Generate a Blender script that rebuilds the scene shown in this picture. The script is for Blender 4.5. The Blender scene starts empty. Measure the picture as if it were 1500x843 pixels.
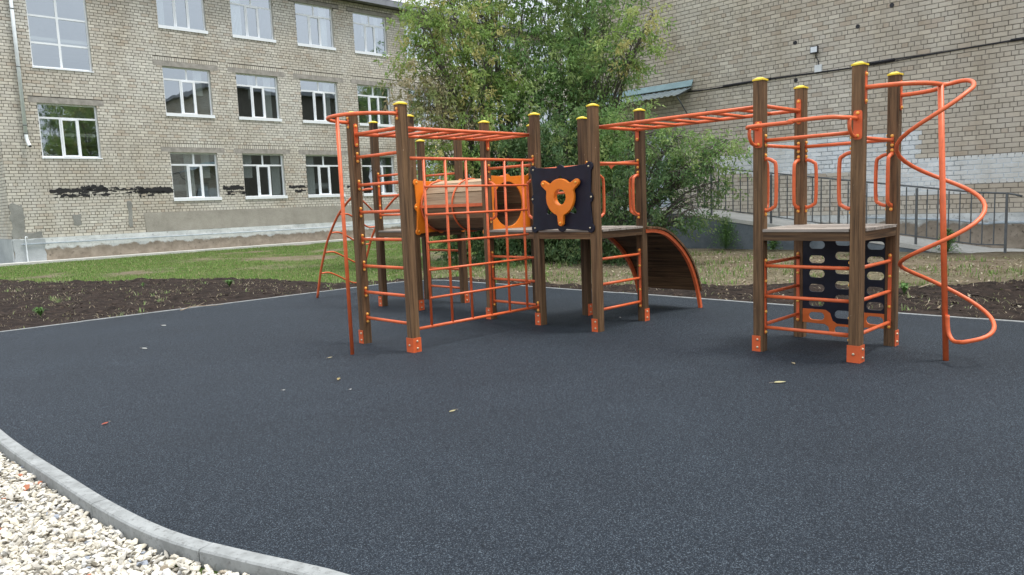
import bpy, bmesh, math, random
import numpy as np
from mathutils import Vector, Matrix, noise as mnoise
random.seed(7); RNG = np.random.default_rng(7)
R = math.radians
SC = bpy.context.scene
COL = SC.collection

# ------------------------------------------------------------------ camera
cam_d = bpy.data.cameras.new("camera"); cam = bpy.data.objects.new("camera", cam_d); COL.objects.link(cam)
cam_d.sensor_fit = 'HORIZONTAL'; cam_d.sensor_width = 36.0
cam_d.lens = 36.0 * 1084.7 / 1500.0
cam_d.clip_start = 0.05; cam_d.clip_end = 2000
_p, _r = R(6.535), R(2.300)
_F = Vector((0, math.cos(_p), -math.sin(_p))); _R = Vector((1, 0, 0)); _U = _R.cross(_F)
_R2 = _R * math.cos(_r) - _U * math.sin(_r); _U2 = _U * math.cos(_r) + _R * math.sin(_r)
M = Matrix((( _R2.x, _U2.x, -_F.x, 0), (_R2.y, _U2.y, -_F.y, 0), (_R2.z, _U2.z, -_F.z, 1.5), (0, 0, 0, 1)))
cam.matrix_world = M
SC.camera = cam

# ------------------------------------------------------------------ sky, sun, exposure
SUN_AZ = R(95)      # compass-like angle from +Y clockwise: behind the camera to the right
SUN_EL = R(68)
w = bpy.data.worlds.new("World"); SC.world = w; w.use_nodes = True
nt = w.node_tree; nt.nodes.clear()
out = nt.nodes.new('ShaderNodeOutputWorld'); bg = nt.nodes.new('ShaderNodeBackground')
sky = nt.nodes.new('ShaderNodeTexSky'); sky.sky_type = 'NISHITA'; sky.sun_disc = False
sky.sun_elevation = SUN_EL; sky.sun_rotation = SUN_AZ
tc = nt.nodes.new('ShaderNodeTexCoord'); ns = nt.nodes.new('ShaderNodeTexNoise')
ns.inputs['Scale'].default_value = 2.2; ns.inputs['Detail'].default_value = 6
rmp = nt.nodes.new('ShaderNodeValToRGB')
rmp.color_ramp.elements[0].position = .35; rmp.color_ramp.elements[0].color = (9.3, 9.9, 11.0, 1)
rmp.color_ramp.elements[1].position = .7; rmp.color_ramp.elements[1].color = (12.8, 13.0, 13.4, 1)
mx = nt.nodes.new('ShaderNodeMix'); mx.data_type = 'RGBA'; mx.inputs[0].default_value = .86
nt.links.new(tc.outputs['Generated'], ns.inputs['Vector']); nt.links.new(ns.outputs['Fac'], rmp.inputs[0])
nt.links.new(sky.outputs[0], mx.inputs[6]); nt.links.new(rmp.outputs[0], mx.inputs[7])
# overcast dome: about twice as bright overhead as at the horizon
sxz = nt.nodes.new('ShaderNodeSeparateXYZ'); gr = nt.nodes.new('ShaderNodeMapRange'); gr.inputs[3].default_value = .62; gr.inputs[4].default_value = 1.35
nt.links.new(tc.outputs['Generated'], sxz.inputs[0]); nt.links.new(sxz.outputs['Z'], gr.inputs[0])
sc_ = nt.nodes.new('ShaderNodeVectorMath'); sc_.operation = 'SCALE'; nt.links.new(mx.outputs[2], sc_.inputs[0]); nt.links.new(gr.outputs[0], sc_.inputs['Scale'])
nt.links.new(sc_.outputs[0], bg.inputs['Color']); bg.inputs['Strength'].default_value = .066
nt.links.new(bg.outputs[0], out.inputs[0])
sun_d = bpy.data.lights.new("sun", 'SUN'); sun = bpy.data.objects.new("sun", sun_d); COL.objects.link(sun)
sun_d.energy = 1.5; sun_d.angle = R(16); sun_d.color = (1, .965, .91)
_sd = Vector((math.sin(SUN_AZ) * math.cos(SUN_EL), math.cos(SUN_AZ) * math.cos(SUN_EL), math.sin(SUN_EL)))
sun.rotation_euler = _sd.to_track_quat('Z', 'Y').to_euler(); sun.location = (0, 0, 40)
SC.view_settings.view_transform = 'Standard'; SC.view_settings.look = 'None'
SC.view_settings.exposure = 1.16; SC.view_settings.gamma = 1.0; SC.view_settings.use_curve_mapping = False
SC.render.engine = 'CYCLES'

# ------------------------------------------------------------------ frames
A46 = R(46)
UU = Vector((math.sin(A46), math.cos(A46), 0)); VV = Vector((math.cos(A46), -math.sin(A46), 0))
def uv(u, v, z=0.0): return UU * u + VV * v + Vector((0, 0, z))

# ------------------------------------------------------------------ materials
def nodes(name):
    m = bpy.data.materials.new(name); m.use_nodes = True; t = m.node_tree
    return m, t, t.nodes['Principled BSDF']
def N(t, typ, **kw):
    n = t.nodes.new(typ)
    for k, v in kw.items():
        if k in n.inputs: n.inputs[k].default_value = v
        else: setattr(n, k, v)
    return n
def rgba(c): return (c[0], c[1], c[2], 1)
def coords(t, scale=(1, 1, 1), kind='Object'):
    tc = N(t, 'ShaderNodeTexCoord'); mp = N(t, 'ShaderNodeMapping'); mp.inputs['Scale'].default_value = scale
    t.links.new(tc.outputs[kind], mp.inputs[0]); return mp.outputs[0]
def noise_fac(t, vec, scale, detail=4, rough=.55, lo=.35, hi=.65):
    n = N(t, 'ShaderNodeTexNoise', Scale=scale, Detail=detail, Roughness=rough)
    t.links.new(vec, n.inputs['Vector'])
    mr = N(t, 'ShaderNodeMapRange'); mr.inputs[1].default_value = lo; mr.inputs[2].default_value = hi
    t.links.new(n.outputs['Fac'], mr.inputs[0]); return mr.outputs[0]
def mixc(t, fac, a, b, mode='MIX'):
    m = N(t, 'ShaderNodeMix', data_type='RGBA', blend_type=mode)
    for i, x in ((0, fac), (6, a), (7, b)):
        if hasattr(x, 'links') or hasattr(x, 'is_linked'): t.links.new(x, m.inputs[i])
        else: m.inputs[i].default_value = x if i == 0 else rgba(x)
    return m.outputs[2]
def bump(t, p, h, strength=.3, dist=.01):
    b = N(t, 'ShaderNodeBump'); b.inputs['Strength'].default_value = strength; b.inputs['Distance'].default_value = dist
    t.links.new(h, b.inputs['Height']); t.links.new(b.outputs[0], p.inputs['Normal'])
def plain(name, col, rough=.5, var=.12, scale=6, metal=0, spec=.5, bs=0.0, bscale=40, scl=(1, 1, 1)):
    m, t, p = nodes(name); v = coords(t, scl)
    f = noise_fac(t, v, scale)
    c = mixc(t, f, [x * (1 - var) for x in col], [min(1, x * (1 + var)) for x in col])
    t.links.new(c, p.inputs['Base Color']); p.inputs['Roughness'].default_value = rough
    p.inputs['Metallic'].default_value = metal; p.inputs['Specular IOR Level'].default_value = spec
    if bs: bump(t, p, noise_fac(t, v, bscale, 3), bs, .003)
    return m

# dark stained timber, grain along one axis, with knots and scuffs
def wood(name, ax, c1=(.036, .019, .009), c2=(.190, .108, .052)):
    m, t, p = nodes(name)
    s = [26, 26, 26]; s[ax] = 1.1
    v = coords(t, s); oi = N(t, 'ShaderNodeObjectInfo')
    add = N(t, 'ShaderNodeVectorMath', operation='ADD'); mul = N(t, 'ShaderNodeVectorMath', operation='SCALE')
    t.links.new(oi.outputs['Location'], mul.inputs[0]); mul.inputs['Scale'].default_value = 17.3
    t.links.new(v, add.inputs[0]); t.links.new(mul.outputs[0], add.inputs[1])
    f = noise_fac(t, add.outputs[0], 1.6, 6, .65, .3, .7)
    c = mixc(t, f, c1, c2)
    s2 = [9, 9, 9]; s2[ax] = 3.2
    k = noise_fac(t, coords(t, s2), 1.0, 3, .5, .66, .72)
    c = mixc(t, k, c, (.03, .016, .009))
    sc = noise_fac(t, coords(t), 23, 4, .7, .69, .74)
    c = mixc(t, sc, c, (.32, .24, .17))
    hv = N(t, 'ShaderNodeHueSaturation'); t.links.new(c, hv.inputs['Color'])
    mr = N(t, 'ShaderNodeMapRange'); mr.inputs[3].default_value = .72; mr.inputs[4].default_value = 1.3
    t.links.new(oi.outputs['Random'], mr.inputs[0]); t.links.new(mr.outputs[0], hv.inputs['Value'])
    t.links.new(hv.outputs[0], p.inputs['Base Color'])
    p.inputs['Roughness'].default_value = .68; p.inputs['Specular IOR Level'].default_value = .3
    bump(t, p, f, .5, .003); return m
W_Z, W_X, W_Y = wood('stained_wood_z', 2), wood('stained_wood_x', 0), wood('stained_wood_y', 1)
DECK = wood('worn_deck_wood', 0, (.17, .145, .12), (.40, .35, .30))
SLAT = wood('tunnel_slat_wood', 0, (.22, .145, .085), (.42, .30, .19)); SLAT_SHADED = wood('shaded_tunnel_slat_wood', 0, (.09, .050, .027), (.23, .135, .075))
RED = plain('vermilion_powder_coat', (.66, .13, .042), .42, .10, 14, spec=.4)
REDP = plain('vermilion_plate', (.64, .115, .032), .42, .08, 9)
ORANGE = plain('orange_plastic_board', (.78, .20, .010), .42, .06, 7, bs=.1, bscale=300)
ORANGED = plain('burnt_orange_plastic_board', (.62, .13, .02), .45, .07, 7)
NAVY = plain('navy_plastic_board', (.007, .009, .021), .45, .2, 7, spec=.3, bs=.1, bscale=300)
YEL = plain('yellow_plastic_cap', (.80, .58, .03), .4, .08, 30)
BOLT = plain('orange_bolt_cap', (.85, .42, .07), .35, .15, 90)
ZINC = plain('zinc_bolt', (.55, .48, .33), .35, .15, 90, metal=.6)
WHITEF = plain('white_window_plastic', (.80, .83, .85), .35, .03, 3)
LINTEL = plain('grey_concrete_lintel', (.30, .28, .25), .9, .2, 5, bs=.3, bscale=60)
MORTAR = plain('dark_mortar', (.105, .095, .08), .95, .3, 9, bs=.6, bscale=50)
MORTAR2 = plain('grey_mortar', (.22, .205, .18), .95, .25, 9, bs=.6, bscale=50)
MORTARP = plain('painted_mortar', (.60, .66, .70), .9, .2, 9)
PLASTER = plain('window_reveal_plaster', (.46, .44, .40), .9, .1, 5)
CONC = plain('pale_concrete', (.42, .41, .37), .9, .22, 3, bs=.4, bscale=70)
GREYM = plain('grey_railing_paint', (.095, .105, .11), .5, .15, 12)
BLACKC = plain('black_cable_sheath', (.012, .012, .018), .5, .1, 20)
PIPEW = plain('white_downpipe_paint', (.72, .76, .78), .45, .08, 4)
PIPEG = plain('grey_pipe_paint', (.36, .42, .46), .5, .15, 8)
ROOFM = plain('grey_sheet_fascia', (.20, .21, .23), .5, .15, 2)
SOFFIT = plain('soffit_boards', (.16, .155, .15), .8, .2, 3)
ROOMM = plain('dim_room_wall', (.46, .45, .41), .9, .2, .8)
CURT = plain('white_curtain', (.7, .7, .68), .9, .08, 20, scl=(6, 1, .3))
DOORM = plain('pale_blue_door', (.48, .55, .60), .5, .08, 2)
AWN = plain('green_grey_roof_sheet', (.20, .30, .31), .35, .12, 3, metal=.3)
AWN2 = plain('galvanised_roof_sheet', (.40, .47, .49), .35, .12, 3, metal=.4)

def brick_mat(name, single, painted=False, tone=(1, 1, 1)):
    m, t, p = nodes(name)
    if single:
        oi = N(t, 'ShaderNodeObjectInfo'); r = N(t, 'ShaderNodeValToRGB'); e = r.color_ramp.elements
        pal = [(0, (.52, .50, .455)), (.3, (.55, .53, .48)), (.6, (.575, .555, .505)), (.85, (.625, .605, .545)), (1, (.52, .475, .415))]
        if painted: pal = [(0, (.74, .80, .85)), (.5, (.77, .83, .87)), (1, (.80, .85, .89))]
        e[0].position, e[0].color = pal[0][0], rgba(pal[0][1]); e[1].position, e[1].color = pal[-1][0], rgba(pal[-1][1])
        for q, c in pal[1:-1]:
            x = r.color_ramp.elements.new(q); x.color = rgba(c)
        for x in r.color_ramp.elements: x.color = (x.color[0] * tone[0], x.color[1] * tone[1], x.color[2] * tone[2], 1)
        t.links.new(oi.outputs['Random'], r.inputs[0]); base = r.outputs[0]
    else:
        a = N(t, 'ShaderNodeAttribute', attribute_name='tint'); base = a.outputs['Color']
    # soot and weather stain in world space, shared by both
    g = N(t, 'ShaderNodeNewGeometry')
    f1 = noise_fac(t, g.outputs['Position'], .45, 5, .6, .38, .72)
    c = mixc(t, f1, (1.06, 1.06, 1.05), (.84, .785, .71)); c = mixc(t, 1.0, base, c, 'MULTIPLY')
    vs_ = N(t, 'ShaderNodeVectorMath', operation='MULTIPLY'); t.links.new(g.outputs['Position'], vs_.inputs[0]); vs_.inputs[1].default_value = (1.3, 1.3, .16)
    f9 = noise_fac(t, vs_.outputs[0], 1.0, 5, .6, .50, .72); c = mixc(t, f9, c, (.86, .835, .80), 'MULTIPLY')
    f2 = noise_fac(t, g.outputs['Position'], 28, 4, .7, .3, .75)
    c = mixc(t, f2, c, (.88, .87, .86), 'MULTIPLY')
    t.links.new(c, p.inputs['Base Color']); p.inputs['Roughness'].default_value = .92
    p.inputs['Specular IOR Level'].default_value = .2
    bump(t, p, f2, .5, .004); return m
BR_M, BR_1, BR_P, BR_2 = brick_mat('silicate_brick', False), brick_mat('silicate_brick_piece', True), brick_mat('painted_brick_piece', True, True), brick_mat('weathered_brick_piece', True, False, (1.02, .995, .97))

def glass_mat():
    m, t, p = nodes('window_glass'); t.nodes.remove(p); o = t.nodes['Material Output']
    g = N(t, 'ShaderNodeBsdfGlossy'); g.inputs['Color'].default_value = (.83, .91, .97, 1); g.inputs['Roughness'].default_value = .015
    tr = N(t, 'ShaderNodeBsdfTransparent'); tr.inputs[0].default_value = (.80, .86, .86, 1)
    lw = N(t, 'ShaderNodeLayerWeight'); lw.inputs[0].default_value = .5
    mr = N(t, 'ShaderNodeMapRange'); mr.inputs[3].default_value = .40; mr.inputs[4].default_value = .8
    t.links.new(lw.outputs['Facing'], mr.inputs[0])
    v = coords(t); n = N(t, 'ShaderNodeTexNoise', Scale=1.7, Detail=1); t.links.new(v, n.inputs['Vector'])
    b = N(t, 'ShaderNodeBump'); b.inputs['Strength'].default_value = .12; b.inputs['Distance'].default_value = .02
    t.links.new(n.outputs['Fac'], b.inputs['Height']); t.links.new(b.outputs[0], g.inputs['Normal'])
    mx = N(t, 'ShaderNodeMixShader'); t.links.new(mr.outputs[0], mx.inputs[0]); t.links.new(tr.outputs[0], mx.inputs[1]); t.links.new(g.outputs[0], mx.inputs[2])
    t.links.new(mx.outputs[0], o.inputs[0]); return m
GLASS = glass_mat()

def rubber_mat():
    m, t, p = nodes('rubber_granules'); v = coords(t)
    vo = N(t, 'ShaderNodeTexVoronoi', Scale=270.0); t.links.new(v, vo.inputs['Vector'])
    sep = N(t, 'ShaderNodeSeparateColor'); t.links.new(vo.outputs['Color'], sep.inputs[0])
    r = N(t, 'ShaderNodeValToRGB'); e = r.color_ramp.elements
    e[0].position = 0; e[0].color = (.002, .005, .009, 1); e[1].position = 1; e[1].color = (.13, .16, .185, 1)
    x = e.new(.55); x.color = (.0095, .0165, .0255, 1); x = e.new(.80); x.color = (.027, .040, .055, 1)
    n2 = N(t, 'ShaderNodeTexNoise', Scale=95.0, Detail=3, Roughness=.7); t.links.new(v, n2.inputs['Vector'])
    mr2 = N(t, 'ShaderNodeMapRange'); mr2.inputs[1].default_value = .3; mr2.inputs[2].default_value = .7; mr2.inputs[3].default_value = -.25; mr2.inputs[4].default_value = .25; t.links.new(n2.outputs['Fac'], mr2.inputs[0])
    ad = N(t, 'ShaderNodeMath', operation='ADD'); t.links.new(sep.outputs[0], ad.inputs[0]); t.links.new(mr2.outputs[0], ad.inputs[1])
    t.links.new(ad.outputs[0], r.inputs[0])
    f = noise_fac(t, v, .75, 6, .62, .3, .7); c = mixc(t, f, r.outputs[0], (.74, .74, .75), 'MULTIPLY')
    f3 = noise_fac(t, v, 38, 3, .6, .3, .7); c = mixc(t, f3, c, (.72, .72, .74), 'MULTIPLY')
    t.links.new(c, p.inputs['Base Color']); p.inputs['Roughness'].default_value = .72; p.inputs['Specular IOR Level'].default_value = .24
    bump(t, p, sep.outputs[1], .7, .004); return m
RUBBER = rubber_mat()

def kerb_mat():
    m, t, p = nodes('kerb_concrete'); v = coords(t)
    f = noise_fac(t, v, 7, 6, .65, .3, .7); c = mixc(t, f, (.19, .20, .195), (.32, .335, .33))
    f2 = noise_fac(t, v, 40, 5, .75, .54, .72); c = mixc(t, f2, c, (.13, .13, .125)); f3 = noise_fac(t, v, 3.3, 6, .7, .58, .72); c = mixc(t, f3, c, (.14, .15, .145))
    t.links.new(c, p.inputs['Base Color']); p.inputs['Roughness'].default_value = .9
    bump(t, p, f2, .5, .003); return m
KERB = kerb_mat()

def tint_mat(name, rough=.8, trans=0.0, mult=(.8, .8, .8), scale=30, bs=.3, spec=.3):
    m, t, p = nodes(name); a = N(t, 'ShaderNodeAttribute', attribute_name='tint')
    f = noise_fac(t, coords(t), scale, 4, .6); c = mixc(t, f, a.outputs['Color'], mult, 'MULTIPLY')
    t.links.new(c, p.inputs['Base Color']); p.inputs['Roughness'].default_value = rough; p.inputs['Specular IOR Level'].default_value = spec
    if bs: bump(t, p, f, bs, .003)
    if trans:
        o = t.nodes['Material Output']; tl = N(t, 'ShaderNodeBsdfTranslucent'); t.links.new(c, tl.inputs[0])
        mx = N(t, 'ShaderNodeMixShader'); mx.inputs[0].default_value = trans
        t.links.new(p.outputs[0], mx.inputs[1]); t.links.new(tl.outputs[0], mx.inputs[2]); t.links.new(mx.outputs[0], o.inputs[0])
    return m
LEAF = tint_mat('leaf', .5, .45, (.85, .85, .85), 6, 0, .35)
GRASS = tint_mat('grass_blade', .7, .25, (.85, .85, .85), 4, 0, .2)
STONE = tint_mat('limestone_chip', .85, 0, (.82, .80, .76), 45, .5, .25)
BARK = plain('bark', (.13, .115, .10), .9, .35, 8, bs=.6, bscale=30, scl=(4, 4, 1))
TWIG = plain('dry_twig', (.30, .24, .17), .9, .3, 30)

def ground_mat(name, kind):
    m, t, p = nodes(name); v = coords(t)
    if kind == 'soil':
        f = noise_fac(t, v, 5, 7, .7, .35, .65); c = mixc(t, f, (.011, .008, .0065), (.042, .030, .024))
        f2 = noise_fac(t, v, 26, 5, .7, .60, .72); c = mixc(t, f2, c, (.13, .10, .075))
        t.links.new(c, p.inputs['Base Color']); bump(t, p, f, .8, .03)
    elif kind == 'lawn':
        a = N(t, 'ShaderNodeAttribute', attribute_name='tint')
        f = noise_fac(t, v, 2.2, 6, .65, .35, .65); c = mixc(t, f, a.outputs['Color'], (.62, .62, .60), 'MULTIPLY')
        f2 = noise_fac(t, v, 17, 5, .75, .35, .65); c = mixc(t, f2, c, (.55, .55, .5), 'MULTIPLY')
        t.links.new(c, p.inputs['Base Color']); bump(t, p, f2, .8, .04)
    else:
        f = noise_fac(t, v, .2, 7, .6); c = mixc(t, f, (.06, .10, .03), (.16, .13, .09))
        t.links.new(c, p.inputs['Base Color'])
    p.inputs['Roughness'].default_value = .95; p.inputs['Specular IOR Level'].default_value = .15
    return m
SOIL, LAWN, GROUND = ground_mat('dug_soil', 'soil'), ground_mat('patchy_grass', 'lawn'), ground_mat('far_ground', 'far')
GRAVB = plain('gravel_bed_dust', (.50, .47, .41), .95, .25, 30, bs=.6, bscale=60)

def plinth_mat(name, white_lo, white_hi):
    """peeling whitewash over brown render, broken edge"""
    m, t, p = nodes(name); v = coords(t)
    sx = N(t, 'ShaderNodeSeparateXYZ'); t.links.new(v, sx.inputs[0])
    n = N(t, 'ShaderNodeTexNoise', Scale=1.9, Detail=8, Roughness=.68); t.links.new(v, n.inputs['Vector'])
    ma = N(t, 'ShaderNodeMath', operation='MULTIPLY_ADD'); t.links.new(n.outputs['Fac'], ma.inputs[0]); ma.inputs[1].default_value = .55
    t.links.new(sx.outputs['Z'], ma.inputs[2])
    mr = N(t, 'ShaderNodeMapRange'); mr.inputs[1].default_value = white_lo; mr.inputs[2].default_value = white_hi
    t.links.new(ma.outputs[0], mr.inputs[0])
    f = noise_fac(t, v, 3.2, 7, .7, .3, .7); br = mixc(t, f, (.20, .165, .125), (.36, .31, .25))
    f4 = noise_fac(t, v, 12, 6, .75, .6, .68); br = mixc(t, f4, br, (.10, .085, .07))
    wh = mixc(t, f, (.47, .50, .50), (.70, .72, .70)); f5 = noise_fac(t, v, 9, 7, .8, .58, .66)
    wh = mixc(t, f5, wh, (.27, .26, .24))
    c = mixc(t, mr.outputs[0], br, wh)
    t.links.new(c, p.inputs['Base Color']); p.inputs['Roughness'].default_value = .95
    bump(t, p, f4, .8, .02); return m

def render_mat(name, c1, c2):
    m, t, p = nodes(name); v = coords(t)
    f = noise_fac(t, v, 1.4, 8, .68, .3, .7); c = mixc(t, f, c1, c2)
    f2 = noise_fac(t, v, 22, 6, .75, .3, .8); c = mixc(t, f2, c, (.75, .75, .73), 'MULTIPLY')
    t.links.new(c, p.inputs['Base Color']); p.inputs['Roughness'].default_value = .95
    bump(t, p, f2, .6, .01); return m
PATCH = render_mat('grey_cement_patch', (.30, .28, .24), (.43, .405, .355)); PALEB = render_mat('pale_blue_grey_render', (.34, .37, .385), (.50, .53, .54))
PATCHD = render_mat('dark_cement_patch', (.19, .19, .175), (.36, .36, .335))
TAR = plain('black_bitumen', (.012, .011, .012), .6, .2, 20, bs=.5, bscale=40)
RAMPW = render_mat('blue_grey_ramp_paint', (.10, .125, .145), (.21, .245, .275))
RAMPT = render_mat('pale_ramp_screed', (.48, .48, .45), (.66, .65, .61))

# ------------------------------------------------------------------ mesh helpers
class MB:
    def __init__(s): s.v = []; s.f = []; s.sm = []
    def face(s, vs, smooth=False):
        b = len(s.v); s.v += [tuple(x) for x in vs]; s.f.append(tuple(range(b, b + len(vs)))); s.sm.append(smooth); return s
    def box(s, x0, x1, y0, y1, z0, z1, ch=0.0, mat=None):
        b = len(s.v)
        P = [(x, y, z) for z in (z0, z1) for y in (y0, y1) for x in (x0, x1)]
        if mat: P = [tuple(mat @ Vector(q)) for q in P]
        s.v += P
        for q in ((0, 2, 3, 1), (4, 5, 7, 6), (0, 1, 5, 4), (2, 6, 7, 3), (0, 4, 6, 2), (1, 3, 7, 5)):
            s.f.append(tuple(b + i for i in q)); s.sm.append(False)
        return s
    def prism(s, pts, axis, a, c, mat=None):
        """extrude 2-D convex/any polygon pts along axis from a to c"""
        def mk(p, h):
            q = {'z': (p[0], p[1], h), 'y': (p[0], h, p[1]), 'x': (h, p[0], p[1])}[axis]
            return tuple(mat @ Vector(q)) if mat else q
        n = len(pts); b = len(s.v); s.v += [mk(p, a) for p in pts] + [mk(p, c) for p in pts]
        s.f.append(tuple(b + i for i in range(n))[::-1]); s.sm.append(False)
        s.f.append(tuple(b + n + i for i in range(n))); s.sm.append(False)
        for i in range(n):
            j = (i + 1) % n; s.f.append((b + i, b + j, b + n + j, b + n + i)); s.sm.append(False)
        return s
    def tube(s, pts, r, seg=12, caps=True):
        pts = [Vector(p) for p in pts]; n = len(pts); rs = r if isinstance(r, (list, tuple)) else [r] * n
        b = len(s.v); t0 = (pts[1] - pts[0]).normalized()
        up = Vector((0, 0, 1)) if abs(t0.z) < .9 else Vector((1, 0, 0))
        nx = t0.cross(up).normalized()
        for i, p in enumerate(pts):
            t = (pts[min(i + 1, n - 1)] - pts[max(i - 1, 0)]).normalized()
            nx = (nx - t * nx.dot(t)).normalized(); ny = t.cross(nx)
            for k in range(seg):
                a = 2 * math.pi * k / seg; s.v.append(tuple(p + (nx * math.cos(a) + ny * math.sin(a)) * rs[i]))
        for i in range(n - 1):
            for k in range(seg):
                k2 = (k + 1) % seg
                s.f.append((b + i * seg + k, b + i * seg + k2, b + (i + 1) * seg + k2, b + (i + 1) * seg + k)); s.sm.append(True)
        if caps:
            s.f.append(tuple(b + k for k in range(seg))[::-1]); s.sm.append(False)
            s.f.append(tuple(b + (n - 1) * seg + k for k in range(seg))); s.sm.append(False)
        return s
    def mesh(s, name, m):
        me = bpy.data.meshes.new(name); me.from_pydata(s.v, [], s.f); me.polygons.foreach_set('use_smooth', s.sm)
        me.materials.append(m)
        bm = bmesh.new(); bm.from_mesh(me); bmesh.ops.recalc_face_normals(bm, faces=bm.faces); bm.to_mesh(me); bm.free()
        me.update(); return me
    def obj(s, name, m, parent=None, loc=None, **props): return link(name, s.mesh(name, m), parent, loc, **props)
def link(name, me, parent=None, loc=None, rot=None, **props):
    o = bpy.data.objects.new(name, me); COL.objects.link(o)
    if parent: o.parent = parent
    if loc is not None: o.location = loc
    if rot is not None: o.rotation_euler = rot
    for k, v in props.items(): o[k] = v
    return o
def thing(name, label, cat, loc=(0, 0, 0), rz=0, group=None):
    o = bpy.data.objects.new(name, None); COL.objects.link(o); o.location = loc; o.rotation_euler = (0, 0, rz)
    o.empty_display_size = .2; o['label'] = label; o['category'] = cat
    if group: o['group'] = group
    return o
def tagt(o, label, cat, group=None):
    o['label'] = label; o['category'] = cat
    if group: o['group'] = group
    return o
def np_mesh(name, verts, faces, m, tint=None, smooth=False):
    """verts (N,3), faces (M,k) arrays; tint (N,3)"""
    me = bpy.data.meshes.new(name); nv, nf, k = len(verts), len(faces), faces.shape[1]
    me.vertices.add(nv); me.vertices.foreach_set('co', verts.astype(np.float32).ravel())
    me.loops.add(nf * k); me.loops.foreach_set('vertex_index', faces.astype(np.int32).ravel())
    me.polygons.add(nf); me.polygons.foreach_set('loop_start', np.arange(0, nf * k, k, dtype=np.int32))
    me.polygons.foreach_set('loop_total', np.full(nf, k, dtype=np.int32))
    if tint is not None:
        a = me.attributes.new('tint', 'FLOAT_COLOR', 'POINT')
        a.data.foreach_set('color', np.hstack([tint, np.ones((nv, 1))]).astype(np.float32).ravel())
    me.materials.append(m); me.update(calc_edges=True); me.validate()
    if smooth: me.shade_smooth()
    else: me.shade_flat()
    return me
def board(outlines, th, m, bev=.003, res=1):
    """flat board with holes: 2-D outlines -> mesh in local XY, thickness th centred on z=0"""
    cu = bpy.data.curves.new('tmp', 'CURVE'); cu.dimensions = '2D'; cu.fill_mode = 'BOTH'
    cu.extrude = th / 2 - bev; cu.bevel_depth = bev; cu.bevel_resolution = 1
    for pts in outlines:
        sp = cu.splines.new('POLY'); sp.points.add(len(pts) - 1); sp.use_cyclic_u = True
        for i, q in enumerate(pts): sp.points[i].co = (q[0], q[1], 0, 1)
    ob = bpy.data.objects.new('tmp', cu); COL.objects.link(ob)
    bpy.context.view_layer.update()
    me = bpy.data.meshes.new_from_object(ob.evaluated_get(bpy.context.evaluated_depsgraph_get()))
    bpy.data.objects.remove(ob); me.materials.clear(); me.materials.append(m); return me
def arc(cx, cy, r, a0, a1, n=10, ry=None):
    ry = r if ry is None else ry
    return [(cx + r * math.cos(R(a0 + (a1 - a0) * i / n)), cy + ry * math.sin(R(a0 + (a1 - a0) * i / n))) for i in range(n + 1)]
def smooth_path(ctrl, n=8):
    """Catmull-Rom through control points"""
    P = [Vector(p) for p in ctrl]; P = [P[0] * 2 - P[1]] + P + [P[-1] * 2 - P[-2]]; out = []
    for i in range(1, len(P) - 2):
        for k in range(n):
            t = k / n
            out.append(.5 * ((2 * P[i]) + (P[i + 1] - P[i - 1]) * t + (2 * P[i - 1] - 5 * P[i] + 4 * P[i + 1] - P[i + 2]) * t * t
                             + (3 * P[i] - P[i - 1] - 3 * P[i + 1] + P[i + 2]) * t ** 3))
    out.append(P[-2]); return out
def lerp(a, b, t): return a + (b - a) * t

# ================================================================== CLIMBING FRAME
a_, m_, l_, t_ = .8824, 1.9558, 1.9622, 1.5393
PS = thing('climbing_frame', 'large wooden climbing frame of brown posts and vermilion bars standing on the dark rubber surface',
           'climbing frame', (.3485, 8.9796, 0), R(-45.08))
S_ = .05
POSTS = dict(P7=(-a_, 0), P8=(0, 0), P10=(a_, 0), P9=(-a_, a_), P11=(0, a_), P12=(a_, a_), P13=(a_ + m_, 0), P16=(a_ + m_, a_),
             P14=(2 * a_ + m_, 0), P15=(2 * a_ + m_, a_), P2=(0, -l_), P1=(-a_, -l_), P4=(-a_ - t_, 0), P6=(-a_ - t_, a_),
             P3=(-2 * a_ - t_, 0), P5=(-2 * a_ - t_, a_))
def post_mesh(h):
    c = .009; s = S_
    pts = [(-s, -s + c), (-s + c, -s), (s - c, -s), (s, -s + c), (s, s - c), (s - c, s), (-s + c, s), (-s, s - c)]
    return MB().prism(pts, 'z', -.03, h).mesh('post', W_Z)
PM = {2.525: post_mesh(2.525), 2.77: post_mesh(2.77)}
_c = MB(); k = .057
_c.prism([(-k, -k + .012), (-k + .012, -k), (k - .012, -k), (k, -k + .012), (k, k - .012), (k - .012, k), (-k + .012, k), (-k, k - .012)], 'z', -.006, .008)
b0 = len(_c.v); _c.v += [(-.05, -.05, .008), (.05, -.05, .008), (.05, .05, .008), (-.05, .05, .008), (-.018, -.018, .026), (.018, -.018, .026), (.018, .018, .026), (-.018, .018, .026)]
for i in range(4):
    j = (i + 1) % 4; _c.f.append((b0 + i, b0 + j, b0 + 4 + j, b0 + 4 + i)); _c.sm.append(False)
_c.f.append((b0 + 4, b0 + 5, b0 + 6, b0 + 7)); _c.sm.append(False)
CAPM = _c.mesh('post_cap', YEL)
def bolt_mesh(r, h, m):
    b = MB(); n = 10
    for i, (rr, z) in enumerate(((r, 0), (r, h * .45), (r * .78, h * .85), (r * .3, h))):
        b.v += [(rr * math.cos(2 * math.pi * q / n), rr * math.sin(2 * math.pi * q / n), z) for q in range(n)]
    for i in range(3):
        for q in range(n):
            b.f.append((i * n + q, i * n + (q + 1) % n, (i + 1) * n + (q + 1) % n, (i + 1) * n + q)); b.sm.append(True)
    b.f.append(tuple(range(3 * n, 4 * n))); b.sm.append(False); return b.mesh('bolt', m)
BLT, ZBLT = bolt_mesh(.0145, .013, BOLT), bolt_mesh(.012, .011, ZINC)
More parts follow.
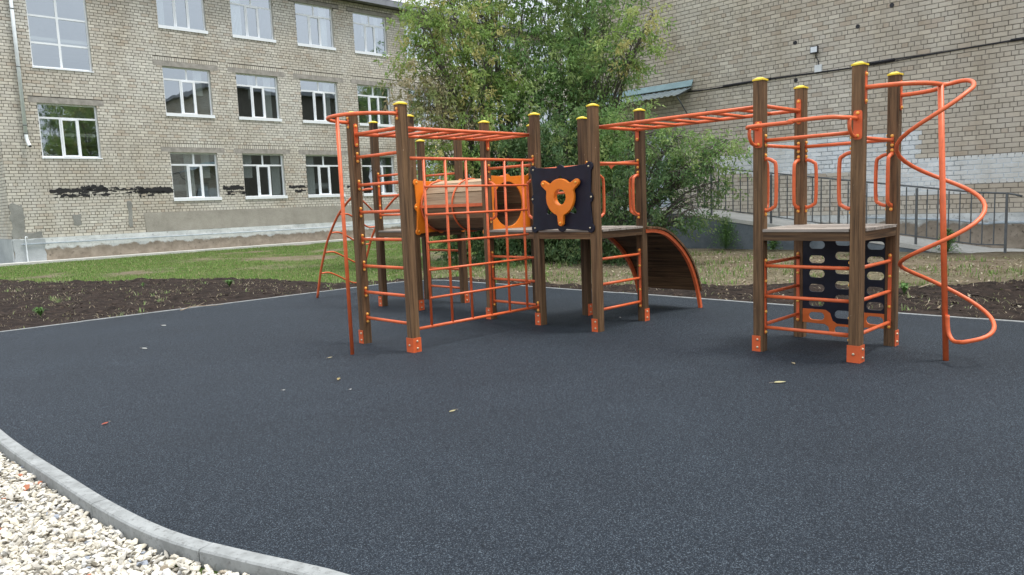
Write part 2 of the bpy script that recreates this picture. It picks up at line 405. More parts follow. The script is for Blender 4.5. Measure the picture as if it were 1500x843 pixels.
DIRS = {'+x': Vector((1, 0, 0)), '-x': Vector((-1, 0, 0)), '+y': Vector((0, 1, 0)), '-y': Vector((0, -1, 0))}
def bolt(parent, p, d, me=None, base=(0, 0, 0)):
    d = DIRS[d] if isinstance(d, str) else d
    o = link('bolt', me or BLT, parent, Vector(p) - Vector(base)); o.rotation_euler = d.to_track_quat('Z', 'Y').to_euler(); return o
def strip(name, p, d, wd, h, th=.005, mm=None, rnd=False, parent=None, base=(0, 0, 0)):
    """steel plate lying on a post face: p = centre on the face, d = outward normal"""
    n = DIRS[d]; q = min(wd / 2, .018) if not rnd else wd / 2
    pts = arc(wd / 2 - q, h / 2 - q, q, 0, 90, 4) + arc(-wd / 2 + q, h / 2 - q, q, 90, 180, 4) + arc(-wd / 2 + q, -h / 2 + q, q, 180, 270, 4) + arc(wd / 2 - q, -h / 2 + q, q, 270, 360, 4)
    b = MB(); c = Vector(p) - Vector(base)
    if d[1] == 'x': b.prism([(c.y + x, c.z + z) for x, z in pts], 'x', c.x, c.x + n.x * th)
    else: b.prism([(c.x + x, c.z + z) for x, z in pts], 'y', c.y, c.y + n.y * th)
    return b.obj(name, mm or REDP, parent or PS)
posts = {}
FOOT = dict(P1=['-y'], P2=['-y', '+x'], P3=['-y'], P4=['+x'], P6=['+x'], P7=['-y'], P8=['-y'], P10=['-y'], P11=['+x'], P12=['+x'],
            P13=['-y'], P14=['-y', '+x'], P15=['+x'], P5=['-x'], P9=['+y'], P16=['+y'])
for nme, (px_, py_) in POSTS.items():
    h = 2.77 if nme in ('P3', 'P4') else 2.525
    o = link('post', PM[h], PS, (px_, py_, 0)); posts[nme] = o; o.rotation_euler = (R(random.uniform(-.12, .12)), R(random.uniform(-.12, .12)), 0)
    link('cap', CAPM, o, (0, 0, h))
    for d in FOOT[nme]:
        n = DIRS[d]; z0, z1 = -.01, .15
        side = Vector((n.y, n.x, 0)); off = 0 if nme in ('P2', 'P14') else -.012
        b = MB(); fx = S_ * 1.0; c0 = n * fx
        if d[1] == 'x':
            x0, x1 = sorted((c0.x, c0.x + n.x * .006)); b.box(x0, x1, -.052 if off == 0 else -.042, .052 if nme not in ('P1',) else .03, z0, z1)
        else:
            y0, y1 = sorted((c0.y, c0.y + n.y * .006)); b.box(-.056, .056 if off == 0 else .028, y0, y1, z0, z1)
        br = b.obj('foot_bracket', REDP, o)
        for q, z in ((.0, .075),) if (nme in ('P14', 'P2') and d == '-y') else ((.0, .04), (.0, .115)):
            bolt(br, n * (fx + .006) + Vector((0, 0, z)), d, ZBLT)
def P(n, z=0, dx=0, dy=0): return Vector((POSTS[n][0] + dx, POSTS[n][1] + dy, z))

def rung(n1, n2, z, r=.0165, plates=(1, 1), name='rung', bolts=True, m=None):
    A, B = P(n1, z), P(n2, z); d = (B - A).normalized(); A2, B2 = A + d * S_, B - d * S_
    o = MB().tube([A2, B2], r, 12).obj(name, m or RED, PS)
    key = {(1, 0): '+x', (-1, 0): '-x', (0, 1): '+y', (0, -1): '-y'}
    for flag, q, dd in ((plates[0], A2, d), (plates[1], B2, -d)):
        if flag:
            kx = key[(round(dd.x), round(dd.y))]
            s = strip('bracket', q, kx, .026, .115, .006, rnd=True, parent=o)
            for dz in (-.042, .042): bolt(s, q + dd * .006 + Vector((0, 0, dz)), dd)
    return o
def long_plate(n, d, z0, z1, zb, wd=.032):
    dd = DIRS[d]; q = P(n, (z0 + z1) / 2) + dd * S_
    s = strip('ladder_plate', q, d, wd, z1 - z0, .006, rnd=False)
    for z in zb: bolt(s, Vector((q.x, q.y, z)) + dd * .006, dd)
    return s
# -- left end wall ladder
for z in (.29, .58, .87, 1.165, 1.46, 1.755, 2.055): rung('P1', 'P2', z)
# -- guard bars and ladders of the far small deck
for z in (1.39, 1.675, 1.975): rung('P3', 'P4', z, plates=(0, 0))
long_plate('P3', '+x', 1.33, 2.03, (1.35, 1.53, 1.82, 2.01))
for z in (.22, .51, .80): rung('P5', 'P6', z, plates=(0, 0))
long_plate('P6', '-x', .15, .86, (.17, .36, .65, .84))
rung('P5', 'P6', 1.975, plates=(1, 1))
# -- middle platform
for z in (.24, .53, .82):
    rung('P7', 'P8', z, plates=(0, 0)); rung('P10', 'P12', z, plates=(0, 0))
long_plate('P7', '+x', .17, .89, (.19, .39, .68, .87)); long_plate('P12', '-y', .17, .89, (.19, .39, .68, .87))
long_plate('P8', '-x', .17, .89, (.19, .87)); long_plate('P10', '+y', .17, .89, (.19, .87))
rung('P7', 'P8', 1.94); rung('P10', 'P12', 1.90); rung('P11', 'P12', 1.93)
rung('P9', 'P11', 1.93); rung('P9', 'P11', 1.60)
# small pennant-like gusset under the far bar
MB().prism([(.40, 1.915), (.52, 1.915), (.47, 1.885), (.45, 1.862), (.43, 1.885)], 'y', a_ - .004, a_ + .004).obj('gusset', REDP, PS)
# -- right tower
for z in (.23, .527, .815):
    rung('P13', 'P14', z, plates=(0, 0)); rung('P14', 'P15', z, plates=(0, 0)); rung('P13', 'P16', z + .012, plates=(0, 0))
for n, d in (('P13', '+x'), ('P14', '-x'), ('P15', '-y'), ('P14', '+y'), ('P16', '-y'), ('P13', '+y')):
    long_plate(n, d, .165, .885, (.185, .38, .67, .865))
rung('P13', 'P14', 1.975); rung('P13', 'P16', 1.935); rung('P16', 'P15', 1.94); rung('P14', 'P15', 1.93)

# -- grab handles
def handle(n, d, z0=1.335, z1=1.805, out=.105):
    dd = DIRS[d]; q = P(n) + dd * S_; up = Vector((0, 0, 1))
    pts = [q + up * z1, q + dd * .03 + up * z1, q + dd * (out * .72) + up * (z1 - .022), q + dd * out + up * (z1 - .075),
           q + dd * out + up * (z0 + .075), q + dd * (out * .72) + up * (z0 + .022), q + dd * .03 + up * z0, q + up * z0]
    o = MB().tube(smooth_path(pts, 4), .0165, 10).obj('handle', RED, PS)
    for z, s in ((z1, 1), (z0, -1)):
        s_ = strip('bracket', q + up * (z + s * .018), d, .026, .075, .006, rnd=True, parent=o)
        bolt(s_, q + dd * .006 + up * (z + s * .036), dd)
for n, d in (('P13', '+x'), ('P13', '+y'), ('P16', '-y'), ('P16', '+x'), ('P14', '-x'), ('P15', '-x'), ('P15', '-y'),
             ('P12', '-y'), ('P10', '+y'), ('P7', '+x'), ('P8', '-x'), ('P11', '+x'), ('P12', '-x')):
    handle(n, d, *((1.30, 1.765) if n in ('P12', 'P10', 'P7', 'P8', 'P11') else (1.335, 1.805)))
handle('P5', '+y', 1.22, 1.62, .13)

# -- decks
def deck(name, x0, x1, y0, y1, nb, sides):
    e = bpy.data.objects.new(name, None); COL.objects.link(e); e.parent = PS; e.empty_display_size = .1
    wy = (y1 - y0) / nb
    for i in range(nb):
        b = MB(); yy0, yy1 = y0 + i * wy + .003, y0 + (i + 1) * wy - .003; zt = 1.16 + random.uniform(-.0015, .0015)
        b.box(x0, x1, yy0, yy1, 1.135, zt); b.obj('deck_board', DECK, e)
    for (bx0, bx1, by0, by1, m) in sides:
        MB().box(bx0, bx1, by0, by1, 1.055, 1.134).obj('beam', m, e)
    return e
def sides(xa, xb): 
    s = S_
    return [(xa + s, xb - s, -s + .006, -s + .046, W_X), (xa + s, xb - s, a_ + s - .046, a_ + s - .006, W_X),
            (xb + s - .046, xb + s - .006, s, a_ - s, W_Y), (xa - s + .006, xa - s + .046, s, a_ - s, W_Y)]
def deck_full(xa, xb, full=None):
    e = deck('platform', xa + S_ + .002 if full is None else full[0], xb - S_ - .002 if full is None else full[1], -S_ - .008, a_ + S_ + .008, 9, sides(xa, xb))
    # edge boards between the posts on the end faces
    for x0, x1 in ((xa - S_ - .008, xa + S_ - .001), (xb - S_ + .001, xb + S_ + .008)):
        for i in range(7):
            wy = (a_ - 2 * S_ - .004) / 7; y = S_ + .002 + i * wy
            MB().box(x0, x1, y + .003, y + wy - .003, 1.135, 1.16 + random.uniform(-.001, .001)).obj('deck_board', DECK, e)
    return e
deck_full(POSTS['P13'][0], POSTS['P14'][0]); deck_full(-a_, 0); deck_full(0.0, a_, (S_ + .002, a_ - S_ - .002)); deck_full(POSTS['P3'][0], POSTS['P4'][0])

# -- climbing grid between the left ladder and the middle platform
G = bpy.data.objects.new('climbing_grid', None); COL.objects.link(G); G.parent = PS
MB().tube([(0, -l_ + S_, 1.99), (0, -S_, 1.99)], .0165, 12).obj('top_bar', RED, G)
MB().tube([(0, -l_ + S_, .23), (0, -S_, .23)], .0165, 12).obj('bottom_bar', RED, G)
GY = [-1.715, -1.425, -1.13, -.838, -.54, -.242]
for y in GY: MB().tube([(0, y, .236), (0, y, 1.984)], .0145, 10).obj('upright_bar', RED, G)
for z in (1.70, 1.41, 1.12, .83, .535): MB().tube([(.012, GY[0] - .012, z), (.012, GY[-1] + .045, z)], .0125, 10).obj('cross_bar', RED, G)
for n, y, d in (('P2', -l_ + S_, '+y'), ('P8', -S_, '-y')):
    for z in (.23, 1.99):
        s = strip('bracket', (0, y, z), d, .026, .125, .006, rnd=True, parent=G)
        for dz in (-.048, .048): bolt(s, Vector((0, y, z + dz)) + DIRS[d] * .006, d)

# -- overhead ladders
def overhead(pairs, n, z=2.30):
    """pairs: (post A1, post A2, post B1, post B2): end bars A1-A2 and B1-B2, rails run from A to B"""
    E_ = bpy.data.objects.new('overhead_ladder', None); COL.objects.link(E_); E_.parent = PS
    A1, A2, B1, B2 = [P(q, z) for q in pairs]; d = (A2 - A1).normalized(); f = (B1 - A1).normalized()
    key = {(1, 0): '+x', (-1, 0): '-x', (0, 1): '+y', (0, -1): '-y'}
    for X1, X2, na, nb in ((A1, A2, pairs[0], pairs[1]), (B1, B2, pairs[2], pairs[3])):
        MB().tube([X1 + d * S_, X2 - d * S_], .019, 12).obj('end_bar', RED, E_)
        for q, dd in ((X1 + d * S_, d), (X2 - d * S_, -d)):
            s = strip('end_plate', q - Vector((0, 0, .008)), key[(round(dd.x), round(dd.y))], .046, .25, .007, rnd=True, parent=E_)
            for dz in (-.108, .09): bolt(s, q + dd * .007 + Vector((0, 0, dz)), dd)
    for k in (.085, a_ - .085):
        MB().tube([A1 + d * k, B1 + d * k], .019, 12).obj('rail', RED, E_)
    L = (B1 - A1).length
    for i in range(1, n + 1):
        q = A1 + f * (L * i / (n + 1)); MB().tube([q + d * .085, q + d * (a_ - .085)], .0165, 12).obj('rung', RED, E_)
overhead(('P1', 'P2', 'P7', 'P8'), 6); overhead(('P10', 'P12', 'P13', 'P16'), 6, 2.298)

# -- fireman pole on the left end
zL = 2.43
FPo = bpy.data.objects.new('fireman_pole', None); COL.objects.link(FPo); FPo.parent = PS
y0 = -l_ - S_
path = [(-a_, y0, zL)] + [(-a_ / 2 + .441 * math.cos(R(180 + q)), y0 - .02 + .43 * math.sin(R(180 + q)), zL) for q in range(0, 181, 12)] + [(0, y0, zL)]
MB().tube(path, .0185, 12).obj('hoop', RED, FPo)
MB().tube([(-.445, -2.43, 0), (-.445, -2.43, zL - .01)], .0195, 14).obj('pole', RED, FPo)
for x in (-a_, 0):
    s = strip('bracket', (x, y0, zL), '-y', .03, .13, .006, rnd=True, parent=FPo)
    for dz in (-.048, .048): bolt(s, (x, y0 - .006, zL + dz), '-y')

# -- pole with spiral on the right end (the pole leans slightly)
SP = bpy.data.objects.new('spiral_pole', None); COL.objects.link(SP); SP.parent = PS
zR = 2.335; x0 = 2 * a_ + m_ + S_; top = Vector((4.215, .44, zR)); bot = Vector((4.304, .461, 0))
MB().tube([bot, top], .0235, 16).obj('pole', RED, SP)
hoop = smooth_path([(x0, 0, zR), (x0 + .10, .005, zR), (x0 + .27, .07, zR), (x0 + .40, .23, zR), tuple(top), (x0 + .40, .65, zR), (x0 + .27, .81, zR), (x0 + .10, .877, zR), (x0, a_, zR)], 6)
MB().tube(hoop, .019, 12).obj('hoop', RED, SP)
for y in (0, a_):
    s = strip('end_plate', (x0, y, zR), '+x', .046, .27, .007, rnd=True, parent=SP)
    for dz in (-.11, .11): bolt(s, (x0 + .007, y, zR + dz), '+x')
rS, nS = Vector((.706, .708, 0)), Vector((.708, -.706, 0))
ctl = [(-.5, 0.0, 2.335), (-.22, .13, 2.345), (0, .215, 2.36), (.25, .24, 2.29), (.5, .26, 2.19), (1, .34, 1.905), (1.5, .315, 1.635), (2, .30, 1.40), (2.5, .31, 1.14), (3, .335, .893),
       (3.5, .33, .69), (4, .355, .40), (4.28, .34, .265), (4.5, .25, .205)]
def hel(ph, r_, z):
    c = bot.lerp(top, z / zR); c = Vector((c.x, c.y, z)); return c + rS * (r_ * math.cos(ph * math.pi)) + nS * (r_ * math.sin(ph * math.pi))
dense = []
for i in range(len(ctl) - 1):
    for k in range(6):
        p0, p1, p2, p3 = (ctl[max(0, min(len(ctl) - 1, i + j))] for j in (-1, 0, 1, 2)); t = k / 6
        v = [.5 * (2 * p1[q] + (p2[q] - p0[q]) * t + (2 * p0[q] - 5 * p1[q] + 4 * p2[q] - p3[q]) * t * t + (3 * p1[q] - p0[q] - 3 * p2[q] + p3[q]) * t ** 3) for q in range(3)]
        dense.append(hel(*v))
c0 = bot.lerp(top, .25 / zR)
tail = [hel(4.5, .25, .205), hel(4.5, .12, .19), hel(4.5, .055, .235), hel(4.5, .036, .30), hel(4.5, .034, .40)]
MB().tube(dense + smooth_path(tail, 4), .0175, 12).obj('spiral', RED, SP)

# -- half-hoop barrier on the near face of the right tower
BA = bpy.data.objects.new('hoop_barrier', None); COL.objects.link(BA); BA.parent = PS
xa, xb, yf, zb = POSTS['P13'][0], POSTS['P14'][0], -S_, 2.085
MB().tube(smooth_path([(xb, yf, zb), (xb, yf - .09, zb), (xb - .02, yf - .19, zb), (xb - .13, yf - .265, zb + .01), (xb - .45, yf - .28, zb + .01), (xa + .45, yf - .28, zb),
                       (xa + .10, yf - .27, zb), (xa + .0, yf - .19, zb), (xa, yf - .09, zb), (xa, yf, zb)], 5), .018, 12).obj('hoop', RED, BA)
for x in (xa, xb):
    MB().tube(smooth_path([(x, yf - .15, zb - .01), (x, yf - .155, zb - .07), (x, yf - .12, zb - .125), (x, yf - .06, zb - .15), (x, yf, zb - .15)], 5), .0155, 10).obj('strut', RED, BA)
    s = strip('end_plate', (x + .012, yf, 2.03), '-y', .07, .24, .007, parent=BA)
    for dz in (-.09, .098): bolt(s, (x + .012, yf - .007, 2.03 + dz), '-y')

# -- steering wheel board
def lobed(x0, x1, y0, y1, r=.042, mids=(1, 1, 1, 1)):
    """rectangle outline with round ears on the corners and small bumps mid-edge"""
    o = []; e = r * .12
    def bump_(cx, cy, a0, w=.06, h=.034):
        ca, sa = math.cos(R(a0)), math.sin(R(a0))
        return [(cx + ca * h * (1 - (q / 4) ** 2) - sa * w * (q / 4), cy + sa * h * (1 - (q / 4) ** 2) + ca * w * (q / 4)) for q in range(-4, 5)]
    o += arc(x1 - e, y0 + e, r, -150, 60, 10)
    if mids[1]: o += bump_(x1, (y0 + y1) / 2, 0)
    o += arc(x1 - e, y1 - e, r, -60, 150, 10)
    if mids[2]: o += bump_((x0 + x1) / 2, y1, 90)
    o += arc(x0 + e, y1 - e, r, 30, 240, 10)
    if mids[3]: o += bump_(x0, (y0 + y1) / 2, 180)
    o += arc(x0 + e, y0 + e, r, 120, 330, 10)
    if mids[0]: o += bump_((x0 + x1) / 2, y0, 270)
    return o
STB = bpy.data.objects.new('steering_board', None); COL.objects.link(STB); STB.parent = PS; STB.location = (.434, -S_ - .012, 1.528)
out_ = lobed(-.432, .434, -.352, .345, .05)
# wavy Y-shaped opening behind the wheel
hole = []
for q in range(60):
    an = R(q * 6); r_ = .155 + .075 * max(0, math.cos(3 * (an - R(90)))) ** 2
    hole.append((r_ * math.cos(an), -.02 + r_ * math.sin(an) * 1.0))
arms = [(-.03, .10), (-.035, .2), (-.02, .255), (.0, .27), (.02, .255), (.035, .2), (.03, .10)]
hole = [(.03, .09), (.035, .19), (.02, .245), (0, .26), (-.02, .245), (-.035, .19), (-.03, .09)] + \
       [(-.13, .05), (-.16, -.03), (-.19, -.09), (-.225, -.13), (-.235, -.165), (-.21, -.19), (-.17, -.18), (-.13, -.165), (-.09, -.19), (-.04, -.215), (0, -.22), (.04, -.215), (.09, -.19),
        (.13, -.165), (.17, -.18), (.21, -.19), (.235, -.165), (.225, -.13), (.19, -.09), (.16, -.03), (.13, .05)]
o = link('board', board([out_, hole], .019, NAVY), STB, (0, 0, 0), (R(90), 0, 0))
for x, z in ((-.427, .345), (.43, .34), (.455, .0), (-.45, .0), (-.427, -.345), (.43, -.345)):
    bolt(STB, (x * .985, -.0095, z), '-y', ZBLT)
wh_o = []
def arm(a_deg, r_in, r_out, wdt): 
    ca, sa = math.cos(R(a_deg)), math.sin(R(a_deg)); o = []
    for s in (-1, 1): pass
    tip = [(r_out * ca + wdt * math.cos(R(q)), r_out * sa + wdt * math.sin(R(q))) for q in range(a_deg - 90, a_deg + 91, 18)]
    return tip
for a0 in (33, 147, 270):
    wh_o += [(.205 * math.cos(R(a0 - q)), .205 * math.sin(R(a0 - q))) for q in ((62, 53, 44, 35, 26, 17) if a0 != 270 else (64, 54, 44, 35, 26, 17))]
    ro = .295
    wh_o += [(.216 * math.cos(R(a0 - 11)), .216 * math.sin(R(a0 - 11)))] + arm(a0, 0, ro, .033) + [(.216 * math.cos(R(a0 + 11)), .216 * math.sin(R(a0 + 11)))]
    wh_o += [(.205 * math.cos(R(a0 + q)), .205 * math.sin(R(a0 + q))) for q in (17, 26, 35, 44, 52)]
wo = link('steering_wheel', board([wh_o, arc(0, 0, .096, 0, 350, 35)], .040, ORANGE, .006), STB, (.03, -.046, .012), (R(90), 0, 0))
link('wheel_hub', board([arc(0, 0, .125, 0, 350, 35), arc(0, 0, .092, 0, 350, 35)], .035, ORANGE, .004), STB, (.03, -.022, .012), (R(90), 0, 0))
for a0, ro in ((33, .295), (147, .295), (270, .295)): bolt(STB, (.03 + ro * math.cos(R(a0)), -.066, .012 + ro * math.sin(R(a0))), '-y')

# -- slotted climbing board under the right tower
CLB = bpy.data.objects.new('slotted_climbing_board', None); COL.objects.link(CLB); CLB.parent = PS; CLB.location = (0, a_ - .035, 0)
def slot(cx, cz, w_=.165, h_=.084): return arc(cx + w_ / 2 - h_ / 2, cz, h_ / 2, -90, 90, 8) + arc(cx - w_ / 2 + h_ / 2, cz, h_ / 2, 90, 270, 8)
OUTZ = (.956, .811, .665, .52, .373); MIDZ = (.99, .851, .709, .56, .424, .267)
blk = [(2.885, .305), (3.12, .305), (3.165, .275), (3.19, .20), (3.235, .172), (3.372, .172), (3.412, .20), (3.435, .275), (3.48, .305), (3.675, .305), (3.675, 1.05), (2.885, 1.05)]
link('dark_board', board([blk] + [slot(x, z) for x in (3.025, 3.587) for z in OUTZ] + [slot(3.285, z) for z in MIDZ], .019, NAVY), CLB, (0, 0, 0), (R(90), 0, 0))
org = [(2.885, .302), (3.118, .302), (3.162, .272), (3.187, .197), (3.232, .169), (3.375, .169), (3.415, .197), (3.438, .272), (3.483, .302), (3.675, .302), (3.675, .165), (3.50, .16), (3.455, .135), (3.44, .06),
       (3.42, .045), (3.19, .045), (3.165, .06), (3.15, .135), (3.11, .16), (2.885, .165)]
link('orange_board', board([org, slot(3.025, .233), slot(3.587, .233), slot(3.285, .107)], .019, ORANGED), CLB, (0, 0, 0), (R(90), 0, 0))

# -- tunnel between the two rear decks
TU = bpy.data.objects.new('tunnel', None); COL.objects.link(TU); TU.parent = PS
ty, tz, tr = .425, 1.49, .335
for xf, sgn in ((-a_ - S_ - .012, 1), (-a_ - t_ + S_ + .012, -1)):
    ov = arc(0, 0, .272, 0, 350, 35, .30)
    oo = [(x, y) for x, y in lobed(-.43, .43, -.355, .36, .044)]
    link('tunnel_panel', board([oo, ov], .019, ORANGE), TU, (xf, ty + .01, tz - .005), (R(90), 0, R(90)))
    for y, z in ((-.42, .35), (.42, .35), (-.45, .0), (.45, 0), (-.42, -.345), (.42, -.345)): bolt(TU, (xf + .0095, ty + .01 + y, tz + z), '+x')
xl, xr = -a_ - t_ + S_ + .022, -a_ - S_ - .022
NS = 12
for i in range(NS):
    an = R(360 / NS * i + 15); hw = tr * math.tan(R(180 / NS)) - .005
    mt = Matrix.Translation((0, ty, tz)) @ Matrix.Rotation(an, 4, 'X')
    MB().box(xl, xr, -hw, hw, tr - .012, tr + .012, mat=mt).obj('tunnel_slat', SLAT if math.cos(an) > .2 else SLAT_SHADED, TU)  # upper slats weathered paler; shade of the underside coloured into the lower slats
for x in (xl + .03, (xl + xr) / 2, xr - .03):
    MB().tube([(x, ty + (tr + .03) * math.cos(R(q)), tz + (tr + .03) * math.sin(R(q))) for q in range(0, 361, 10)], .0125, 8, False).obj('hoop', RED, TU)
MB().box(xl - .01, xr + .01, ty - tr - .04, ty - tr - .034, tz - .02, tz + .022).box(xl - .01, xr + .01, ty - tr - .034, ty - tr - .012, tz - .02, tz - .014).obj('angle_rail', RED, TU)

# -- arched plank ramp behind the middle platform
AR = bpy.data.objects.new('arched_ramp', None); COL.objects.link(AR); AR.parent = PS
ctr = [(.90, 1.095), (1.06, 1.09), (1.24, 1.06), (1.40, 1.00), (1.56, .905), (1.72, .785), (1.86, .64), (1.97, .475), (2.055, .29), (2.11, .12), (2.14, 0)]
prof = [(p.x, p.y) for p in smooth_path([(q[0], q[1], 0) for q in ctr], 4)]
for x in (-.035, .925):
    b = MB(); th = .022
    for i in range(len(prof) - 1):
        (ya, za), (yb, zb_) = prof[i], prof[i + 1]; d = Vector((yb - ya, zb_ - za)).normalized(); n = Vector((-d.y, d.x)) if False else Vector((d.y, -d.x))
        n = Vector((-d[1], d[0])); 
        q = [(ya + n.x * th, za + n.y * th), (yb + n.x * th, zb_ + n.y * th), (yb - n.x * th, zb_ - n.y * th), (ya - n.x * th, za - n.y * th)]
        b.prism(q, 'x', x - .02, x + .02)
    b.obj('rail', RED, AR)
# planks follow the arc
S = [0]
for i in range(len(prof) - 1): S.append(S[-1] + math.dist(prof[i], prof[i + 1]))
def at_s(s):
    for i in range(len(S) - 1):
        if S[i + 1] >= s:
            t = (s - S[i]) / (S[i + 1] - S[i]); y, z = lerp(prof[i][0], prof[i + 1][0], t), lerp(prof[i][1], prof[i + 1][1], t)
            d = Vector((prof[i + 1][0] - prof[i][0], prof[i + 1][1] - prof[i][1])).normalized(); return y, z, d
    return None
s = .05; pitch = .0925
while s < S[-1] - .24:
    y, z, d = at_s(s); an = math.atan2(d.y, d.x)
    mt = Matrix.Translation((0, y, z)) @ Matrix.Rotation(an, 4, 'X')
    MB().box(-.075, .965, -.0445, .0445, .026, .052, mat=mt).obj('plank', W_X, AR); s += pitch

# -- arched ladder with wavy rungs at the far left
AL = bpy.data.objects.new('arched_ladder', None); COL.objects.link(AL); AL.parent = PS
ap = [(-5.26, 0), (-5.10, .44), (-4.94, .76), (-4.78, 1.025), (-4.46, 1.38), (-4.19, 1.575), (-4.02, 1.67), (-3.80, 1.755), (-3.60, 1.79), (-3.36, 1.79)]
for y in (0, a_):
    MB().tube(smooth_path([(x, y, z) for x, z in ap], 5), .0195, 12).obj('rail', RED, AL)
def on_arch(z):
    for i in range(len(ap) - 1):
        if ap[i][1] <= z <= ap[i + 1][1]:
            t = (z - ap[i][1]) / (ap[i + 1][1] - ap[i][1]); return lerp(ap[i][0], ap[i + 1][0], t)
for z in (.43, .79, 1.12, 1.42, 1.66):
    zf = z - .24; xa2, xb2 = on_arch(z), on_arch(max(.02, zf))
    pts = [(xa2, 0, z), (xa2, .16, z), (lerp(xa2, xb2, .3), .34, z - .07), (lerp(xa2, xb2, .7), .56, zf + .06), (xb2, .72, zf), (xb2, a_, zf)]
    MB().tube(smooth_path(pts, 5), .014, 10).obj('rung', RED, AL)

# ================================================================== GROUND, SURFACE, KERBS
def in_poly(x, y, poly):
    c = False; n = len(poly)
    for i in range(n):
        x1, y1 = poly[i]; x2, y2 = poly[(i + 1) % n]
        if (y1 > y) != (y2 > y) and x < (x2 - x1) * (y - y1) / (y2 - y1) + x1: c = not c
    return c
# all in building frame (u = away-right, v = towards-right)
UB, VL = 9.33, -12.25          # rear edge and left edge of the rubber
near = [(.95, -12.25), (.95, -8), (.95, -6.5), (.975, -5.7), (1.03, -4.87), (1.07, -4.3), (1.135, -3.75), (1.22, -3.38), (1.345, -3.02), (1.49, -2.62), (1.61, -2.05), (1.68, -1.3), (1.70, -.3), (1.70, 3)]
near_s = [(p.x, p.y) for p in smooth_path([(q[0], q[1], 0) for q in near], 5)]
corner = [(UB - .85 + .85 * math.sin(R(q)), VL + .85 - .85 * math.cos(R(q))) for q in range(0, 91, 15)]
rub = near_s + [(1.7, 6), (UB + .1, 6)] + corner[::-1]
def sheet(name, poly, z, th, m, kind='structure'):
    b = MB(); pts = [tuple(uv(u, v)) for u, v in poly]
    b.prism([(p[0], p[1]) for p in pts], 'z', z - th, z); o = b.obj(name, m); o['kind'] = kind; return o
sheet('rubber_surface', rub, 0.0, .06, RUBBER)
g = MB().face([(-260, -200, -.10), (260, -200, -.10), (260, 320, -.10), (-260, 320, -.10)]).obj('ground', GROUND); g['kind'] = 'structure'

def offset(path, d):
    o = []
    for i, p in enumerate(path):
        a = path[max(0, i - 1)]; b = path[min(len(path) - 1, i + 1)]; t = Vector((b[0] - a[0], b[1] - a[1])).normalized()
        o.append((p[0] - t.y * d, p[1] + t.x * d))
    return o
# near kerb: separate concrete stones
kerb = bpy.data.objects.new('kerb', None); COL.objects.link(kerb); kerb['kind'] = 'structure'
def kerb_run(path, parent, wd, z1, z0, length, side, m, name='kerb_stone', ch=.008):
    L = [0]
    for i in range(len(path) - 1): L.append(L[-1] + math.dist(path[i], path[i + 1]))
    def at(s):
        for i in range(len(L) - 1):
            if L[i + 1] >= s or i == len(L) - 2:
                t = min(1, (s - L[i]) / max(1e-6, L[i + 1] - L[i])); return (lerp(path[i][0], path[i + 1][0], t), lerp(path[i][1], path[i + 1][1], t))
    s = 0
    while s < L[-1] - .02:
        e = min(L[-1], s + length); n = 6; c = [at(s + .0018 + (e - s - .0036) * k / n) for k in range(n + 1)]
        o = offset(c, side * wd); dz = random.uniform(-.003, .003); b = MB(); v = []
        oi = offset(c, side * (wd - ch)); ci = offset(c, side * ch)
        for k in range(n + 1):
            C = [uv(*c[k], z0), uv(*c[k], z1 + dz - ch), uv(*ci[k], z1 + dz), uv(*oi[k], z1 + dz), uv(*o[k], z1 + dz - ch), uv(*o[k], z0)]
            b.v += [tuple(q) for q in C]
        for k in range(n):
            for q in range(5): b.f.append((k * 6 + q, k * 6 + q + 1, k * 6 + q + 7, k * 6 + q + 6)); b.sm.append(False)
        b.f.append(tuple(range(6))); b.sm.append(False); b.f.append(tuple(n * 6 + q for q in range(6))[::-1]); b.sm.append(False)
        b.obj(name, m, parent); s += length
kerb_run(near_s, kerb, .085, .012, -.16, .995, 1, KERB)
edge = bpy.data.objects.new('edging', None); COL.objects.link(edge); edge['kind'] = 'structure'
rear = [(.95, VL), (3, VL), (5, VL), (7, VL)] + corner + [(UB, -9), (UB + .03, -5), (UB + .08, 0), (UB + .1, 6)]
kerb_run(rear, edge, .045, .010, -.12, 1.0, -1, KERB, 'edging_stone', .004)

# soil / lawn outlines
soil_poly = [(-6, -12.24), (8.3, -12.24), (8.9, -12.2), (9.2, -11.95), (9.39, -11.3), (9.40, -9), (9.42, -5), (9.47, 0), (9.5, 5), (17, 5), (15.2, -1.2), (13.5, -2.6), (12.5, -3.3), (11.9, -3.9), (11.6, -5.4),
             (10.6, -7.2), (10.0, -8.6), (9.95, -10.5), (9.75, -12.0), (9.0, -12.75), (8.3, -13.1), (7.8, -13.9), (7.75, -15.6), (6.9, -17.7), (6.0, -19.3), (4.9, -20.5), (4.35, -21.5), (3.9, -24), (1, -26), (-6, -27)]
def fbm(x, y, s, o=4):
    t = 0; a = 1; n = 0
    for i in range(o): t += a * mnoise.noise(Vector((x * s, y * s, 3.7 + i))); n += a; a *= .5; s *= 2.1
    return t / n
def ht(u, v):
    h = -.02 + .035 * fbm(u, v, .5, 3)
    t = max(0, min(1, (u - 11) / 6)) * max(0, min(1, (v + 15) / 6)); h += .05 * t
    if v > -12.32 and .9 < u < UB + .05: h = -.07
    if u < .95 and v > -12.32: h = -.20
    return h
def bare(u, v):
    """0 = grass, 1 = bare trodden earth with litter"""
    b = max(0, min(1, (v + 14.5) / 3.0)) * max(0, min(1, (u - 8.5) / 1.5))
    b = b * .85 + .18 * fbm(u, v, .9, 3) + (.25 if 0 else 0)
    b += max(0, fbm(u + 40, v, .45, 4) - .04) * 3.0
    return max(0, min(1, b))
GR, GR2, BA1, BA2 = np.array((.115, .215, .045)), np.array((.23, .275, .09)), np.array((.24, .185, .13)), np.array((.43, .365, .27))
